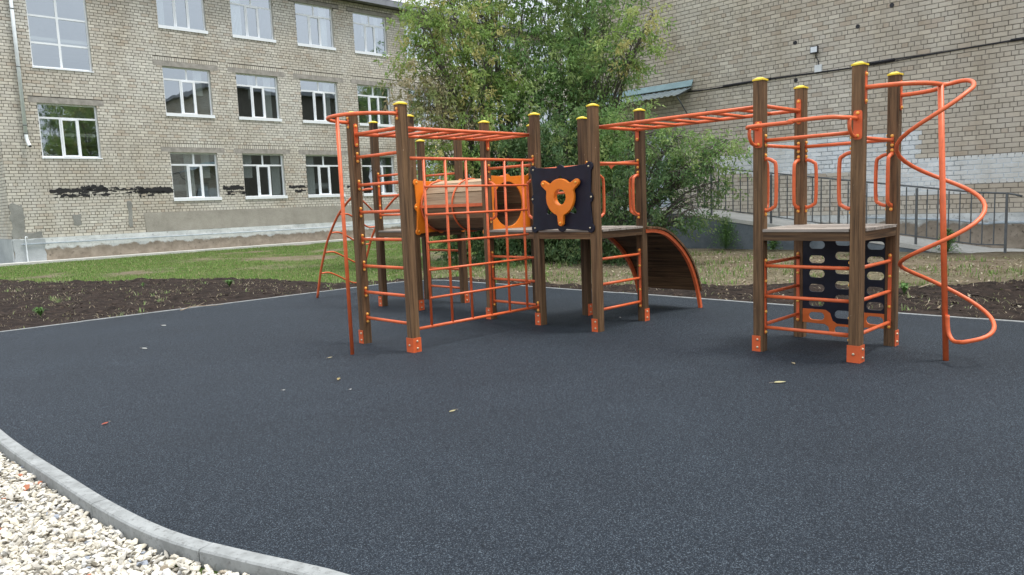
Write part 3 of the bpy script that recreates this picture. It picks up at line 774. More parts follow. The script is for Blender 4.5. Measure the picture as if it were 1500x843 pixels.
us = np.arange(-14, 52, .24); vs = np.arange(-33.5, 9, .24); vv_, tt, idx = [], [], {}
for i, u in enumerate(us):
    for j, v in enumerate(vs):
        vv_.append(tuple(uv(u, v, ht(u, v)))); b = bare(u, v); k = .5 + .5 * fbm(u, v, 1.1, 3); k2 = .5 + .5 * fbm(u + 9, v, 2.3, 3)
        tt.append((GR * (1 - k) + GR2 * k) * (1 - b) + (BA1 * (1 - k2) + BA2 * k2) * b)
nj = len(vs); fc = [(i * nj + j, (i + 1) * nj + j, (i + 1) * nj + j + 1, i * nj + j + 1) for i in range(len(us) - 1) for j in range(nj - 1)]
lawn = link('lawn', np_mesh('lawn', np.array(vv_), np.array(fc), LAWN, np.array(tt), True), kind='structure')

# freshly dug soil with clods
st = .062; us = np.arange(-3, 17, st); vs = np.arange(-26, 4, st); vid = {}; sv = []; sf = []
def sz(u, v):
    c = fbm(u, v, 3.2, 4); return .014 + .075 * max(-.2, c) + .035 * abs(mnoise.noise(Vector((u * 11, v * 11, 1)))) 
def sidx(i, j):
    if (i, j) not in vid:
        u, v = us[i], vs[j]; u += .02 * mnoise.noise(Vector((u * 9, v * 9, 0))); v += .02 * mnoise.noise(Vector((u * 9, v * 9, 5)))
        base = -.02 + .035 * fbm(u, v, .5, 3) + .05 * max(0, min(1, (u - 11) / 6)) * max(0, min(1, (v + 15) / 6))
        ed = 1.0; ed2 = min(1, .15 + max(0, VL - v) * 1.6 if u < UB else .15 + max(0, u - UB) * 1.6)
        if u < UB + .5 and v > VL - .5: ed = .4
        vid[(i, j)] = len(sv); sv.append(tuple(uv(u, v, base * ed + sz(u, v) * ed2)))
    return vid[(i, j)]
for i in range(len(us) - 1):
    for j in range(len(vs) - 1):
        u, v = us[i] + st / 2, vs[j] + st / 2
        w1 = .28 * fbm(u, v, 1.6, 4); inside = v > VL - .02 and .9 < u < UB + .03
        if u < .9 and v > VL - .05: continue
        if not inside and in_poly(u + (w1 if u > UB + .2 or v < VL - .4 else 0), v + (w1 if v < VL - .4 else 0), soil_poly):
            sf.append((sidx(i, j), sidx(i + 1, j), sidx(i + 1, j + 1), sidx(i, j + 1)))
soil = link('soil', np_mesh('soil', np.array(sv), np.array(sf), SOIL, None, True), kind='structure')
# flower-bed side strip left of the kerb corner is gravel
def rand_in(poly, n, bb):
    o = []
    while len(o) < n:
        u = random.uniform(bb[0], bb[1]); v = random.uniform(bb[2], bb[3])
        if in_poly(u, v, poly): o.append((u, v))
    return o

def scatter_blades(pts, h0, h1, wd, per, cols, spread, lean=.5):
    """tufts of narrow triangles; returns verts, faces, tint"""
    n = len(pts) * per; P0 = np.repeat(np.array(pts), per, axis=0) + np.c_[RNG.normal(0, spread, (n, 2)), np.zeros(n)]
    a = RNG.uniform(0, 2 * np.pi, n); h = RNG.uniform(h0, h1, n); w_ = wd * RNG.uniform(.6, 1.3, n)
    d = np.c_[np.cos(a), np.sin(a), np.zeros(n)]; s = np.c_[-np.sin(a), np.cos(a), np.zeros(n)]
    ln = RNG.uniform(.1, lean, n)[:, None]; tip = P0 + d * (h[:, None] * ln) + np.c_[np.zeros((n, 2)), h]
    mid = P0 + d * (h[:, None] * ln * .35) + np.c_[np.zeros((n, 2)), h * .6]
    V = np.stack([P0 - s * w_[:, None] / 2, P0 + s * w_[:, None] / 2, mid + s * w_[:, None] * .35, mid - s * w_[:, None] * .35, tip], 1).reshape(-1, 3)
    b = np.arange(n)[:, None] * 5; F = np.concatenate([b + [0, 1, 2], b + [0, 2, 3], b + [3, 2, 4]])
    cols = np.array(cols); c = cols[RNG.integers(0, len(cols), n)] * RNG.uniform(.75, 1.25, (n, 1)); T = np.repeat(c, 5, axis=0)
    return V, F, T
# lawn grass
pts = []
while len(pts) < 36000:
    u = random.uniform(-6, 24) ; v = -31.2 + 26 * random.random() ** 1.3
    if v > -12.4 and u < UB + .3: continue
    if u > 17 and v > -12: continue
    if random.random() < bare(u, v) * 1.25: continue
    if in_poly(u, v, soil_poly): continue
    p = uv(u, v, ht(u, v)); pts.append(tuple(p))
GC = [(.115, .25, .045), (.14, .28, .055), (.20, .28, .085), (.24, .27, .11), (.11, .19, .05), (.36, .32, .18), (.19, .33, .07)]
V, F, T = scatter_blades(pts, .02, .06, .011, 4, GC, .07, 1.1)
link('grass', np_mesh('grass', V, F, GRASS, T), kind='stuff')
# weeds, straw and roots on the soil
pts = []
for (u, v) in rand_in(soil_poly, 4600, (-2, 16, -25, 3)):
    if v > VL and u < UB: continue
    if fbm(u, v, .8, 3) < -.12 and random.random() < .7: continue
    base = ht(u, v) if not (v > -12.32 and .9 < u < UB + .05) else -.02
    pts.append(tuple(uv(u, v, max(-.02, base) + .02)))
V, F, T = scatter_blades(pts, .010, .055, .010, 2, [(.36, .30, .20), (.28, .24, .16), (.26, .30, .14), (.48, .42, .31), (.15, .12, .08)], .04, 2.6)
V2, F2, T2_ = scatter_blades([q for q in pts if fbm(q[0] + 5, q[1], .9, 3) > .22][:150], .03, .10, .013, 7, [(.22, .32, .12), (.30, .36, .18), (.36, .34, .20), (.26, .38, .13)], .03, 1.3)
F = np.concatenate([F, F2 + len(V)]); V = np.concatenate([V, V2]); T = np.concatenate([T, T2_])
link('straw_and_roots', np_mesh('straw', V, F, GRASS, T), kind='stuff')
# leaf litter on the bare earth by the ramp
pts = []
for _ in range(9000):
    u = random.uniform(9.5, 17); v = random.uniform(-15, 2)
    if in_poly(u, v, soil_poly) and random.random() < .75: continue
    pts.append(tuple(uv(u, v, ht(u, v) + .012)))
pg = []
while len(pg) < 1300:
    u = random.uniform(9.6, 17); v = random.uniform(-15, 2)
    if in_poly(u, v, soil_poly) or fbm(u + 3, v, .7, 3) < .02: continue
    pg.append(tuple(uv(u, v, ht(u, v))))
Vg, Fg, Tg = scatter_blades(pg, .03, .12, .014, 4, GC, .06, 1.0)
link('grass', np_mesh('grass', Vg, Fg, GRASS, Tg), kind='stuff')
V, F, T = scatter_blades(pts, .008, .03, .035, 1, [(.36, .31, .21), (.28, .22, .14), (.18, .14, .09), (.45, .40, .30), (.20, .22, .09)], .02, 3.5)
link('leaf_litter', np_mesh('litter', V, F, GRASS, T), kind='stuff')
# broad-leaved weeds: each plant is countable, one object each
def weed(u, v, h, n, col, label):
    b = []; 
    V = [Vector((0, 0, 0))]; F = []; T = [np.array(col)]
    if h > .3:      # bushy plant: stems with many small leaves
        for i in range(n * 7):
            a = random.uniform(0, 6.28); zz = h * random.random() ** .8; rr = h * .55 * math.sqrt(max(.05, 1 - (zz / h) ** 1.6)) * random.random() ** .5
            c0 = Vector((rr * math.cos(a), rr * math.sin(a), zz + .02)); L = random.uniform(.035, .07); b_ = random.uniform(0, 6.28); k = len(V)
            d = Vector((math.cos(b_), math.sin(b_), random.uniform(-.7, .3))).normalized(); q_ = Vector((-math.sin(b_), math.cos(b_), random.uniform(-.3, .3)))
            V += [c0, c0 + d * L * .5 + q_ * L * .35, c0 + d * L, c0 + d * L * .5 - q_ * L * .35, c0 + q_ * .004]; F += [(k, k + 1, k + 2), (k, k + 2, k + 3), (0, k, k + 4)]; T += [np.array(col) * random.uniform(.8, 1.7)] * 5
        n = 0
    for i in range(n):
        a = random.uniform(0, 6.28); hh = h * random.uniform(.5, 1); r = h * random.uniform(.25, .85); wl = h * random.uniform(.07, .15)
        c = Vector((math.cos(a), math.sin(a), 0)); s = Vector((-math.sin(a), math.cos(a), 0)); k = len(V)
        m_ = c * r * .55 + Vector((0, 0, hh)); t = c * r * 1.2 + Vector((0, 0, hh * .8))
        V += [m_ + s * wl, t, m_ - s * wl]; F += [(0, k, k + 2), (k, k + 1, k + 2)]
        q = np.array(col) * random.uniform(.7, 1.3); T += [q] * 3
    o = link('weed', np_mesh('weed', np.array([tuple(x) for x in V]), np.array(F), GRASS, np.array(T)), None, uv(u, v, max(ht(u, v), -.03) + .02))
    return tagt(o, label, 'weed', 'weeds growing in the soil')
def at_world(x, y): q = Vector((x, y, 0)); return q.dot(UU), q.dot(VV)
for (x, y, h, n, lab) in ((-7.55, 11.75, .16, 22, 'leafy green weed in the dark soil near the left edge of the photo'),
                          (-7.9, 12.2, .09, 12, 'small green weed just left of the leafiest weed in the dark soil'),
                          (-8.0, 16.0, .10, 12, 'pale green weed sprig high in the dark soil bed, below the lawn'),
                          (-5.9, 15.4, .16, 26, 'bright green weed clump in the soil straight below the second ground-floor window'),
                          (5.5, 10.3, .16, 24, 'green weed tuft in soil behind the pole of the spiral climber'),
                          (9.40, 15.9, .50, 70, 'tall green weed bush against the low end of the blue-grey ramp'),
                          (6.65, 18.7, .42, 60, 'green leafy weed against the ramp wall seen under the right tower deck'),
                          (5.74, 19.7, .85, 80, 'broad-leaved green plant beside the ramp seen between the two left tower posts')):
    u, v = at_world(x, y); weed(u, v, h, n, (.10, .19, .055), lab)
# dry branches
for (x, y, L, rz, lab) in ((6.45, 10.9, 1.1, .35, 'long dry branch lying on the dark soil right of the spiral climber'),
                           (-4.95, 11.75, .7, .75, 'dry brown stalk lying on the soil along the left rubber edge'),
                           (.05, 13.55, .3, -.6, 'short pale stick lying at the rear rubber edge behind the steering board')):
    b = MB(); p = smooth_path([(-L / 2, 0, .01), (-L / 5, .03, .045), (L / 6, -.02, .03), (L / 2, .04, .02)], 4); b.tube(p, [.009 * (1 - .6 * i / len(p)) for i in range(len(p))], 6)
    b.tube([(-L / 6, .02, .04), (L / 8, .16, .07)], .004, 5)
    o = b.obj('dry_branch', TWIG, None, (x, y, .02)); o.rotation_euler = (0, 0, rz); tagt(o, lab, 'branch', 'dry branches on the soil')
# fallen leaves on the rubber
def leaf_thing(x, y, s, col, lab):
    V = []; n = 9
    pts = [(-1, 0), (-.5, .32), (.1, .40), (.65, .22), (1.1, 0), (.65, -.24), (.1, -.36), (-.5, -.28)]
    cz = random.uniform(.15, .4)
    V = [(0, 0, .05 * s)] + [(p[0] * s, p[1] * s, s * cz * abs(p[1]) + .06 * s * abs(p[0]) + .004) for p in pts]
    F = [(0, i + 1, (i + 1) % 8 + 1) for i in range(8)]
    me = np_mesh('leaf', np.array(V), np.array(F), LEAF, np.array([col] * 9)); o = link('fallen_leaf', me, None, (x, y, .004)); o.rotation_euler = (random.uniform(-.1, .1), 0, random.uniform(0, 6))
    b = MB().tube([(-1.0 * s, 0, .01), (-1.7 * s, .1 * s, .004)], .0012, 4).obj('stalk', TWIG, o)
    tagt(o, lab, 'leaf', 'fallen leaves on the rubber surface')
for q in ((-3.03, 5.31, .034, (.50, .12, .07), 'small rusty red leaf on the dark rubber left of the centre'),
          (-1.57, 6.44, .042, (.50, .38, .16), 'curled yellowish brown leaf in front of the left fireman pole'),
          (-1.88, 7.42, .030, (.48, .40, .22), 'tan leaf on the rubber just left of the fireman pole foot'),
          (-.47, 5.27, .032, (.60, .52, .28), 'pale yellow leaf lying alone in the middle foreground rubber'),
          (2.08, 5.71, .050, (.66, .60, .32), 'largest cream yellow leaf on the rubber before the right tower'),
          (2.43, 6.34, .034, (.55, .46, .28), 'small tan leaf between the two front posts of the right tower'),
          (-4.24, 8.37, .052, (.60, .60, .55), 'whitish flat leaf on the rubber at the far left'),
          (-4.82, 10.11, .060, (.52, .52, .48), 'whitish leaf nearest the rear edging on the left rubber'),
          (-1.96, 6.12, .014, (.72, .70, .62), 'tiny pale leaf scrap left of the curled yellowish leaf'),
          (-1.38, 6.05, .014, (.72, .70, .66), 'tiny pale leaf scrap right below the curled yellowish leaf'),
          (1.35, 9.24, .018, (.70, .68, .6), 'tiny pale leaf scrap between the middle platform posts')):
    leaf_thing(*q)

# gravel: bed plus stones
gp = [(-9, -14.5), (.9, -14.5), (.9, -6.5)] + offset(near_s, .085)[15:] + [(1.6, 6), (-9, 6)]
gb = MB().face([tuple(uv(u, v, -.085)) for u, v in ((-9, -15), (1.75, -15), (1.75, 6), (-9, 6))]).obj('gravel_bed', GRAVB); gb['kind'] = 'structure'
ico = bmesh.new(); bmesh.ops.create_icosphere(ico, subdivisions=1, radius=1); base_v = np.array([v.co[:] for v in ico.verts]); base_f = np.array([[v.index for v in f.verts] for f in ico.faces]); ico.free()
shapes = []
for i in range(14):
    d = base_v * (1 + RNG.normal(0, .22, (len(base_v), 1)).clip(-.42, .42)) * np.array([1.2, RNG.uniform(.6, .95), RNG.uniform(.32, .55)])
    shapes.append(d)
kl = offset(near_s, .085)
def gravel_ok(u, v):
    if v < -8: return False
    lim = np.interp(v, [q[1] for q in kl], [q[0] for q in kl]); return u < lim - .008
gv, gf, gt, cnt = [], [], [], 0
pal = np.array([(.60, .57, .49), (.66, .63, .55), (.55, .52, .45), (.69, .67, .61), (.62, .58, .48), (.47, .45, .40), (.57, .57, .55)])
while cnt < 24000:
    v = random.uniform(-7.4, -1.9); u = 1.75 - 2.9 * random.random() ** 1.15
    if u < -.2 - (v + 7.4) * .18 or not gravel_ok(u, v): continue
    if cnt < 8500: z = -.074
    elif cnt < 16000: z = -.060 + random.uniform(-.006, .006)
    else: z = -.050 + random.uniform(-.006, .008)
    s = min(.034, max(.008, RNG.normal(.0158, .0045))); q = shapes[random.randrange(14)] * s
    A_ = Matrix.Rotation(random.uniform(0, 6.28), 3, 'Z') @ Matrix.Rotation(random.gauss(0, .5), 3, 'X') @ Matrix.Rotation(random.gauss(0, .5), 3, 'Y')
    q = q @ np.array(A_).T; p = uv(u, v, z); gv.append(q + np.array(p)); gf.append(base_f + cnt * len(base_v))
    r_ = random.random(); c = pal[random.randrange(7)] * random.uniform(.88, 1.12)
    if r_ < .006: c = np.array((.42, .17, .10))
    elif r_ < .022: c = np.array((.30, .33, .38))
    elif r_ < .05: c = np.array((.36, .31, .24))
    gt.append(np.repeat(c[None], len(base_v), 0)); cnt += 1
cv, cf, ct, k = [], [], [], 0
for (u, v) in rand_in(soil_poly, 3600, (-2, 16, -25, 3)):
    if v > VL - .08 and u < UB + .08: continue
    s = min(.075, max(.012, random.gauss(.026, .014))); q = shapes[random.randrange(14)] * s * np.array([1, 1, 1.3])
    q = q @ np.array(Matrix.Rotation(random.uniform(0, 6.28), 3, 'Z')).T; edge_ = v > -12.32 and .9 < u < UB + .05
    cv.append(q + np.array(uv(u, v, (-.01 if edge_ else ht(u, v)) + .015))); cf.append(base_f + k * len(base_v)); k += 1
    c = np.array((.034, .024, .018)) * random.uniform(.5, 1.9); ct.append(np.repeat(c[None], len(base_v), 0))
link('soil_clods', np_mesh('soil_clods', np.concatenate(cv), np.concatenate(cf), STONE, np.concatenate(ct)), kind='stuff')
link('gravel', np_mesh('gravel', np.concatenate(gv), np.concatenate(gf), STONE, np.concatenate(gt)), kind='stuff')

# ================================================================== BRICKWORK
CP, BL = .1115, .285       # course pitch and brick module
def subtract(iv, cuts):
    out = [iv]
    for c0, c1 in cuts:
        nx = []
        for a, b in out:
            if c1 <= a or c0 >= b: nx.append((a, b)); continue
            if a < c0: nx.append((a, c0))
            if b > c1: nx.append((c1, b))
        out = nx
    return out
PAL = np.array([(.51, .49, .445), (.55, .53, .48), (.565, .545, .495), (.585, .565, .51), (.635, .615, .555), (.51, .465, .405), (.56, .545, .50)])
PAINT = np.array([(.74, .80, .85), (.77, .83, .87), (.80, .85, .89)])
class Wall:
    def __init__(s, painted=None, tone=(1, 1, 1)): s.b = []; s.painted = painted or []; s.tone = np.array(tone)
    def add(s, x0, x1, z0, z1, hd=False): 
        p = any(a <= (x0 + x1) / 2 < b and c <= (z0 + z1) / 2 < d for a, b, c, d in s.painted); s.b.append((x0, x1, z0, z1, p))
    def courses(s, X0, X1, Z0, Z1, holes, every, phase=0):
        k = 0; z = Z0; g = .0145
        while z < Z1 - .03:
            zb, zt = z + g / 2, min(Z1, z + CP) - g / 2; hd = (k % every) == phase
            L = BL / 2 if hd else BL; off = (.25 if hd else (.5 if k % 2 else 0)) * BL
            cuts = [(h[0], h[1]) for h in holes if h[2] < (zb + zt) / 2 < h[3]]
            x = X0 - off + random.uniform(-.01, .01)
            while x < X1:
                for a, b in subtract((max(X0, x + g / 2), min(X1, x + L - g / 2)), cuts):
                    if b - a > .03: s.add(a, b, zb, zt, hd)
                x += L
            z += CP; k += 1
    def soldier(s, x0, x1, z0, z1, wd=.092):
        n = round((x1 - x0) / wd); w2 = (x1 - x0) / n
        for i in range(n): s.add(x0 + i * w2 + .006, x0 + (i + 1) * w2 - .006, z0 + .006, z1 - .006)
    def build(s, parent, pick, single_names='brick'):
        """pick(x, z) -> sort key of bricks shown as their own objects, or None"""
        key = [pick((b[0] + b[1]) / 2, (b[2] + b[3]) / 2) for b in s.b]
        order = sorted([i for i, k in enumerate(key) if k is not None], key=lambda i: key[i])[:300]; single = set(order); shared = {}
        rest = [b for i, b in enumerate(s.b) if i not in single]
        B = np.array([b[:4] for b in rest]); n = len(B); j = RNG.normal(0, .0022, (n, 8)); pr = .011 + RNG.normal(0, .0028, n).clip(-.005, .008)
        jt = lambda q: j[:, q].clip(-.005, .005); c = .004
        x0, x1, z0, z1 = B.T; Z = np.zeros(n)
        fr = [(x0 + c + jt(0), -pr, z0 + c + jt(1)), (x1 - c + jt(2), -pr, z0 + c + jt(3)), (x1 - c + jt(4), -pr, z1 - c + jt(5)), (x0 + c + jt(6), -pr, z1 - c + jt(7))]
        bk = [(x0, Z, z0), (x1, Z, z0), (x1, Z, z1), (x0, Z, z1)]
        V = np.stack([np.stack(q, 1) for q in fr + bk], 1).reshape(-1, 3); q = np.arange(n)[:, None] * 8
        F = np.concatenate([q + f for f in ([0, 1, 2, 3], [4, 5, 1, 0], [5, 6, 2, 1], [6, 7, 3, 2], [7, 4, 0, 3])])
        col = np.array([(PAINT if b[4] else PAL)[random.choice((0, 1, 1, 2, 2, 2, 3, 3, 3, 4, 4, 5, 6)) % (3 if b[4] else 7)] for b in rest]) * np.array([(1, 1, 1) if b[4] else s.tone for b in rest]) * RNG.uniform(.94, 1.06, (n, 1))
        link('brickwork', np_mesh('brickwork', V, F, BR_M, np.repeat(col, 8, axis=0)), parent, kind='stuff')
        for i in order:
            x0, x1, z0, z1, p = s.b[i]; k_ = (round(x1 - x0, 3), round(z1 - z0, 3), p, random.randrange(3))
            if k_ not in shared:
                w2, h2 = (x1 - x0) / 2, (z1 - z0) / 2; r_ = lambda: random.uniform(-.004, .004); pr = .011 + random.uniform(-.003, .005); mb = MB(); c = .004
                mb.v = [(-w2 + c + r_(), -pr, -h2 + c + r_()), (w2 - c + r_(), -pr, -h2 + c + r_()), (w2 - c + r_(), -pr, h2 - c + r_()), (-w2 + c + r_(), -pr, h2 - c + r_()), (-w2, 0, -h2), (w2, 0, -h2), (w2, 0, h2), (-w2, 0, h2)]
                mb.f = [(0, 1, 2, 3), (4, 5, 1, 0), (5, 6, 2, 1), (6, 7, 3, 2), (7, 4, 0, 3)]; mb.sm = [False] * 5
                shared[k_] = mb.mesh('brick', BR_P if p else (BR_1 if s.tone[0] == 1 else BR_2))
            link(single_names, shared[k_], parent, ((x0 + x1) / 2, 0, (z0 + z1) / 2))

def backing(X0, X1, Z0, Z1, holes, parent, depth, m=MORTAR, name='wall'):
    """sheet of mortar with openings; reveals run inward (+Y)"""
    xs = sorted({X0, X1, *[h[0] for h in holes], *[h[1] for h in holes]}); zs = sorted({Z0, Z1, *[h[2] for h in holes], *[h[3] for h in holes]})
    xs = [x for x in xs if X0 <= x <= X1]; zs = [z for z in zs if Z0 <= z <= Z1]; b = MB()
    for i in range(len(xs) - 1):
        for j in range(len(zs) - 1):
            cx, cz = (xs[i] + xs[i + 1]) / 2, (zs[j] + zs[j + 1]) / 2
            if any(h[0] < cx < h[1] and h[2] < cz < h[3] for h in holes): continue
            b.face([(xs[i], 0, zs[j]), (xs[i + 1], 0, zs[j]), (xs[i + 1], 0, zs[j + 1]), (xs[i], 0, zs[j + 1])])
    o = b.obj(name, m, parent)
    return o

# ---------------------------------------------------------------- left school building
U0, DLv = 5.70, -31.6355
SB = thing('school_building', 'long three-storey pale brick school building with white windows behind the lawn', 'building', tuple(uv(U0, DLv)), R(44))
LEN, HT = 46.0, 11.40
stair = (6.93 - U0, 8.90 - U0); cols_ = [11.46 + 3.045 * k - U0 for k in range(13)]; WW = 1.93
wins = []
for x in cols_:
    for z0, z1 in ((2.20, 4.10), (5.64, 7.54), (9.10, 10.97)): wins.append((x, x + WW, z0, z1, 'std'))
wins.append((stair[0], stair[1], 3.84, 5.80, 'low')); wins.append((stair[0], stair[1], 7.08, 10.8, 'tall'))
holes = [w_[:4] for w_ in wins]
wall_l = backing(0, LEN, .1, HT + .2, holes, SB, .20)
lint = []
for (x0, x1, z0, z1, k) in wins:
    if k == 'tall': continue
    e = .34 if k == 'std' else .26
    lint.append((x0 - e, x1 + e, z1 + .001, z1 + (.20 if z1 < 10 else .16)))
Wl = Wall(); 
sold = [(a, b, d, d + .155) for a, b, c, d in lint if d < 11]
Wl.courses(0, LEN, .90, HT, holes + lint + [s for s in sold if s[0] > 5], 5, 2)
for s in sold:
    if s[0] > 5: Wl.soldier(*s)
Wl.build(wall_l, lambda x, z: math.hypot(x - 1.9, (z - 3.0)) if .15 < x < 8 and .95 < z < 6.6 else None)
for a, b, c, d in lint: MB().box(a, b, -.016, .18, c, d).obj('lintel', LINTEL, SB)
# end wall (turns back from the corner)
Wb = Wall(); Wb.courses(0, 2.6, .90, HT, [], 5, 2)
ew = link('end_wall', MB().face([(0, 0, 0), (0, 14, 0), (0, 14, HT), (0, 0, HT)]).mesh('end_wall', MORTAR), SB)
n_before = set(bpy.data.objects)
hold = bpy.data.objects.new('end_brick_face', None); COL.objects.link(hold)
Wb.build(hold, lambda x, z: None)
bwk = hold.children[0]; me = bwk.data
me.transform(Matrix.Rotation(R(-90), 4, 'Z') @ Matrix.Translation((-2.6, 0, 0))); me.transform(Matrix.Translation((0, 0, 0)))
bwk.parent = ew; bpy.data.objects.remove(hold)
# body behind, roof
MB().box(.02, LEN, 4.2, 14, 0, HT).obj('rear_block', ROOMM, SB)
rf = MB().box(-.5, LEN + .5, -.62, 14.4, HT + .02, HT + .06).obj('roof', SOFFIT, SB)
MB().box(-.52, LEN + .5, -.645, -.62, HT - .06, HT + .22).obj('fascia', ROOFM, rf)
MB().face([(-.5, -.66, HT + .23), (LEN, -.66, HT + .23), (LEN, 7, HT + 1.9), (-.5, 7, HT + 1.9)]).face([(-.5, 14.4, HT + .1), (LEN, 14.4, HT + .1), (LEN, 7, HT + 1.9), (-.5, 7, HT + 1.9)]).obj('roof_sheet', ROOFM, rf)
# floors and dim rooms behind the glass
b = MB()
for z in (.9, 4.75, 8.2, 11.3): b.box(.05, LEN - .05, .21, 4.15, z - .12, z)
for x in [10.6 + 6.09 * k for k in range(6)]: b.box(x - .06 - U0, x + .06 - U0, .21, 4.15, .9, 11.2)
b.box(.05, LEN - .05, 4.1, 4.16, .9, 11.2); b.obj('interior', ROOMM, SB)

def bars(mb, x0, x1, z0, z1, y0, y1): mb.box(x0, x1, y0, y1, z0, z1)
def make_window(kind, w_, h):
    """returns list of (name, mesh, loc) : frame mesh first"""
    f = MB(); fy0, fy1 = .115, .175; t = .055; panes = []
    bars(f, 0, t, 0, h, fy0, fy1); bars(f, w_ - t, w_, 0, h, fy0, fy1); bars(f, t, w_ - t, h - t, h, fy0, fy1); bars(f, t, w_ - t, 0, t, fy0, fy1)
    if kind in ('std', 'low'):
        zt = h - .50 if kind == 'std' else h - .52
        bars(f, t, w_ - t, zt - .035, zt + .035, fy0 + .002, fy1 - .002)
        m1, m2 = w_ * .365, w_ * .66
        for m in (m1, m2): bars(f, m - .035, m + .035, t, zt - .035, fy0 + .004, fy1 - .004)
        if kind == 'std': bars(f, w_ * .505 - .035, w_ * .505 + .035, zt + .035, h - t, fy0 + .004, fy1 - .004)
        # opening sash, proud of the frame
        s = .05; a, c, d, e = m1 + .022, m2 - .022, .04, zt - .022
        for q in ((a, a + s, d, e), (c - s, c, d, e), (a + s, c - s, d, d + s), (a + s, c - s, e - s, e)): bars(f, q[0], q[1], q[2], q[3], fy0 - .018, fy0 + .03)
        panes = [(t, m1 - .035, t, zt - .035), (m1 + .07, m2 - .07, t + .03, zt - .07), (m2 + .035, w_ - t, t, zt - .035)]
        panes += [(t, w_ * .505 - .035, zt + .035, h - t), (w_ * .505 + .035, w_ - t, zt + .035, h - t)] if kind == 'std' else [(t, w_ - t, zt + .035, h - t)]
    else:
        bars(f, w_ * .49 - .04, w_ * .49 + .04, t, h - t, fy0 + .002, fy1 - .002); z = .9; zz = [t]
        for z in (.88, 1.84, 2.80): bars(f, t, w_ * .49 - .04, z - .035, z + .035, fy0 + .004, fy1 - .004); bars(f, w_ * .49 + .04, w_ - t, z - .035, z + .035, fy0 + .004, fy1 - .004); zz += [z - .035, z + .035]
        zz.append(h - t)
        for i in range(0, len(zz), 2): panes += [(t, w_ * .49 - .04, zz[i], zz[i + 1]), (w_ * .49 + .04, w_ - t, zz[i], zz[i + 1])]
    fm = f.mesh('window', WHITEF)
    pm = [MB().face([(a, fy0 + .024, c), (b_, fy0 + .024, c), (b_, fy0 + .024, d), (a, fy0 + .024, d)]).mesh('pane', GLASS) for a, b_, c, d in panes]
    sl = MB()
    if kind == 'std': sl.prism([(-.05, .035), (.115, .055), (.115, .0), (-.035, .0), (-.035, -.09), (-.05, -.09)], 'x', -.02, w_ + .05)
    else: sl.prism([(-.04, -.012), (.115, .012), (.115, -.005), (-.03, -.03), (-.03, -.05), (-.04, -.05)], 'x', -.02, w_ + .03)
    return fm, pm, sl.mesh('sill', WHITEF)
cache = {}; revs = {}
tilt = random.Random(3)
for i, (x0, x1, z0, z1, k) in enumerate(wins):
    kk = (k, round(z1 - z0, 2))
    if kk not in cache: cache[kk] = make_window(k, x1 - x0, z1 - z0)
    fm, pm, sm = cache[kk]; wo = link('window', fm, SB, (x0, 0, z0))
    w_, h_ = x1 - x0, z1 - z0
    if kk not in revs:
        rv = MB()
        for q in ([(0, 0, 0), (0, .2, 0), (0, .2, h_), (0, 0, h_)], [(w_, 0, 0), (w_, 0, h_), (w_, .2, h_), (w_, .2, 0)], [(0, 0, h_), (0, .2, h_), (w_, .2, h_), (w_, 0, h_)], [(0, 0, 0), (w_, 0, 0), (w_, .2, 0), (0, .2, 0)]): rv.face(q)
        revs[kk] = rv.mesh('reveal', PLASTER)
    link('reveal', revs[kk], wo)
    for p in pm:
        o = link('pane', p, wo)
        # real glazing is never perfectly flat: each pane sits a fraction of a degree off
        o.rotation_euler = (R(tilt.uniform(-.5, .5)) * .6, 0, R(tilt.uniform(-.35, .35)))
    link('sill', sm, wo)
    if k == 'std':
        for cx in ((.06, 1.42), (.06,), (1.30,), (.62, 1.35))[tilt.randrange(4)]:
            c = MB(); n = 16; wd = tilt.uniform(.22, .5); h = z1 - z0; lo = 0 if tilt.random() < .7 else h * .45
            for q in range(n):
                xa, xb = cx + wd * q / n, cx + wd * (q + 1) / n; ya, yb = .25 + .035 * (q % 2), .25 + .035 * ((q + 1) % 2)
                c.face([(xa, ya, lo), (xb, yb, lo), (xb, yb, h), (xa, ya, h)])
            c.obj('curtain', CURT, wo)
        if z0 < 3 and tilt.random() < .6:
            MB().box(.1, 1.8, .9, .93, .35, .62).obj('room_shelf', CURT, wo)
# plinth
PL = plinth_mat('whitewashed_plinth', .74, .80)
def plinth(x0, x1, z0, z1, y, parent, m, name='plinth', dx=.12, fn=None):
    nx, nz = int((x1 - x0) / dx), 9; V = []; F = []
    for i in range(nx + 1):
        for k in range(nz + 1):
            x = x0 + (x1 - x0) * i / nx; z = z0 + (z1 - z0) * k / nz; e = .035 * fbm(x, z * 1.5, 1.3, 4)
            if fn: e += fn(x, z)
            if k == nz: e = 0
            V.append((x, y - e, z))
    for i in range(nx):
        for k in range(nz): q = i * (nz + 1) + k; F.append((q, q + nz + 1, q + nz + 2, q + 1))
    for i in range(nx):  # top ledge back to the wall
        q = i * (nz + 1) + nz; b = len(V); V += [(V[q][0], 0.0, z1), (V[q + nz + 1][0], 0.0, z1)]; F.append((q, q + nz + 1, b + 1, b))
    return link(name, np_mesh(name, np.array(V), np.array(F), m, None, False), parent)
plinth(0, LEN, -.1, .90, -.045, SB, PL, fn=lambda x, z: -.03 * max(0, fbm(x + 7, z, .9, 4) + .1) if z < .5 else 0)
MB().box(-.045, -.0, -.045, 12, -.1, .9).obj('end_plinth', PALEB, SB)
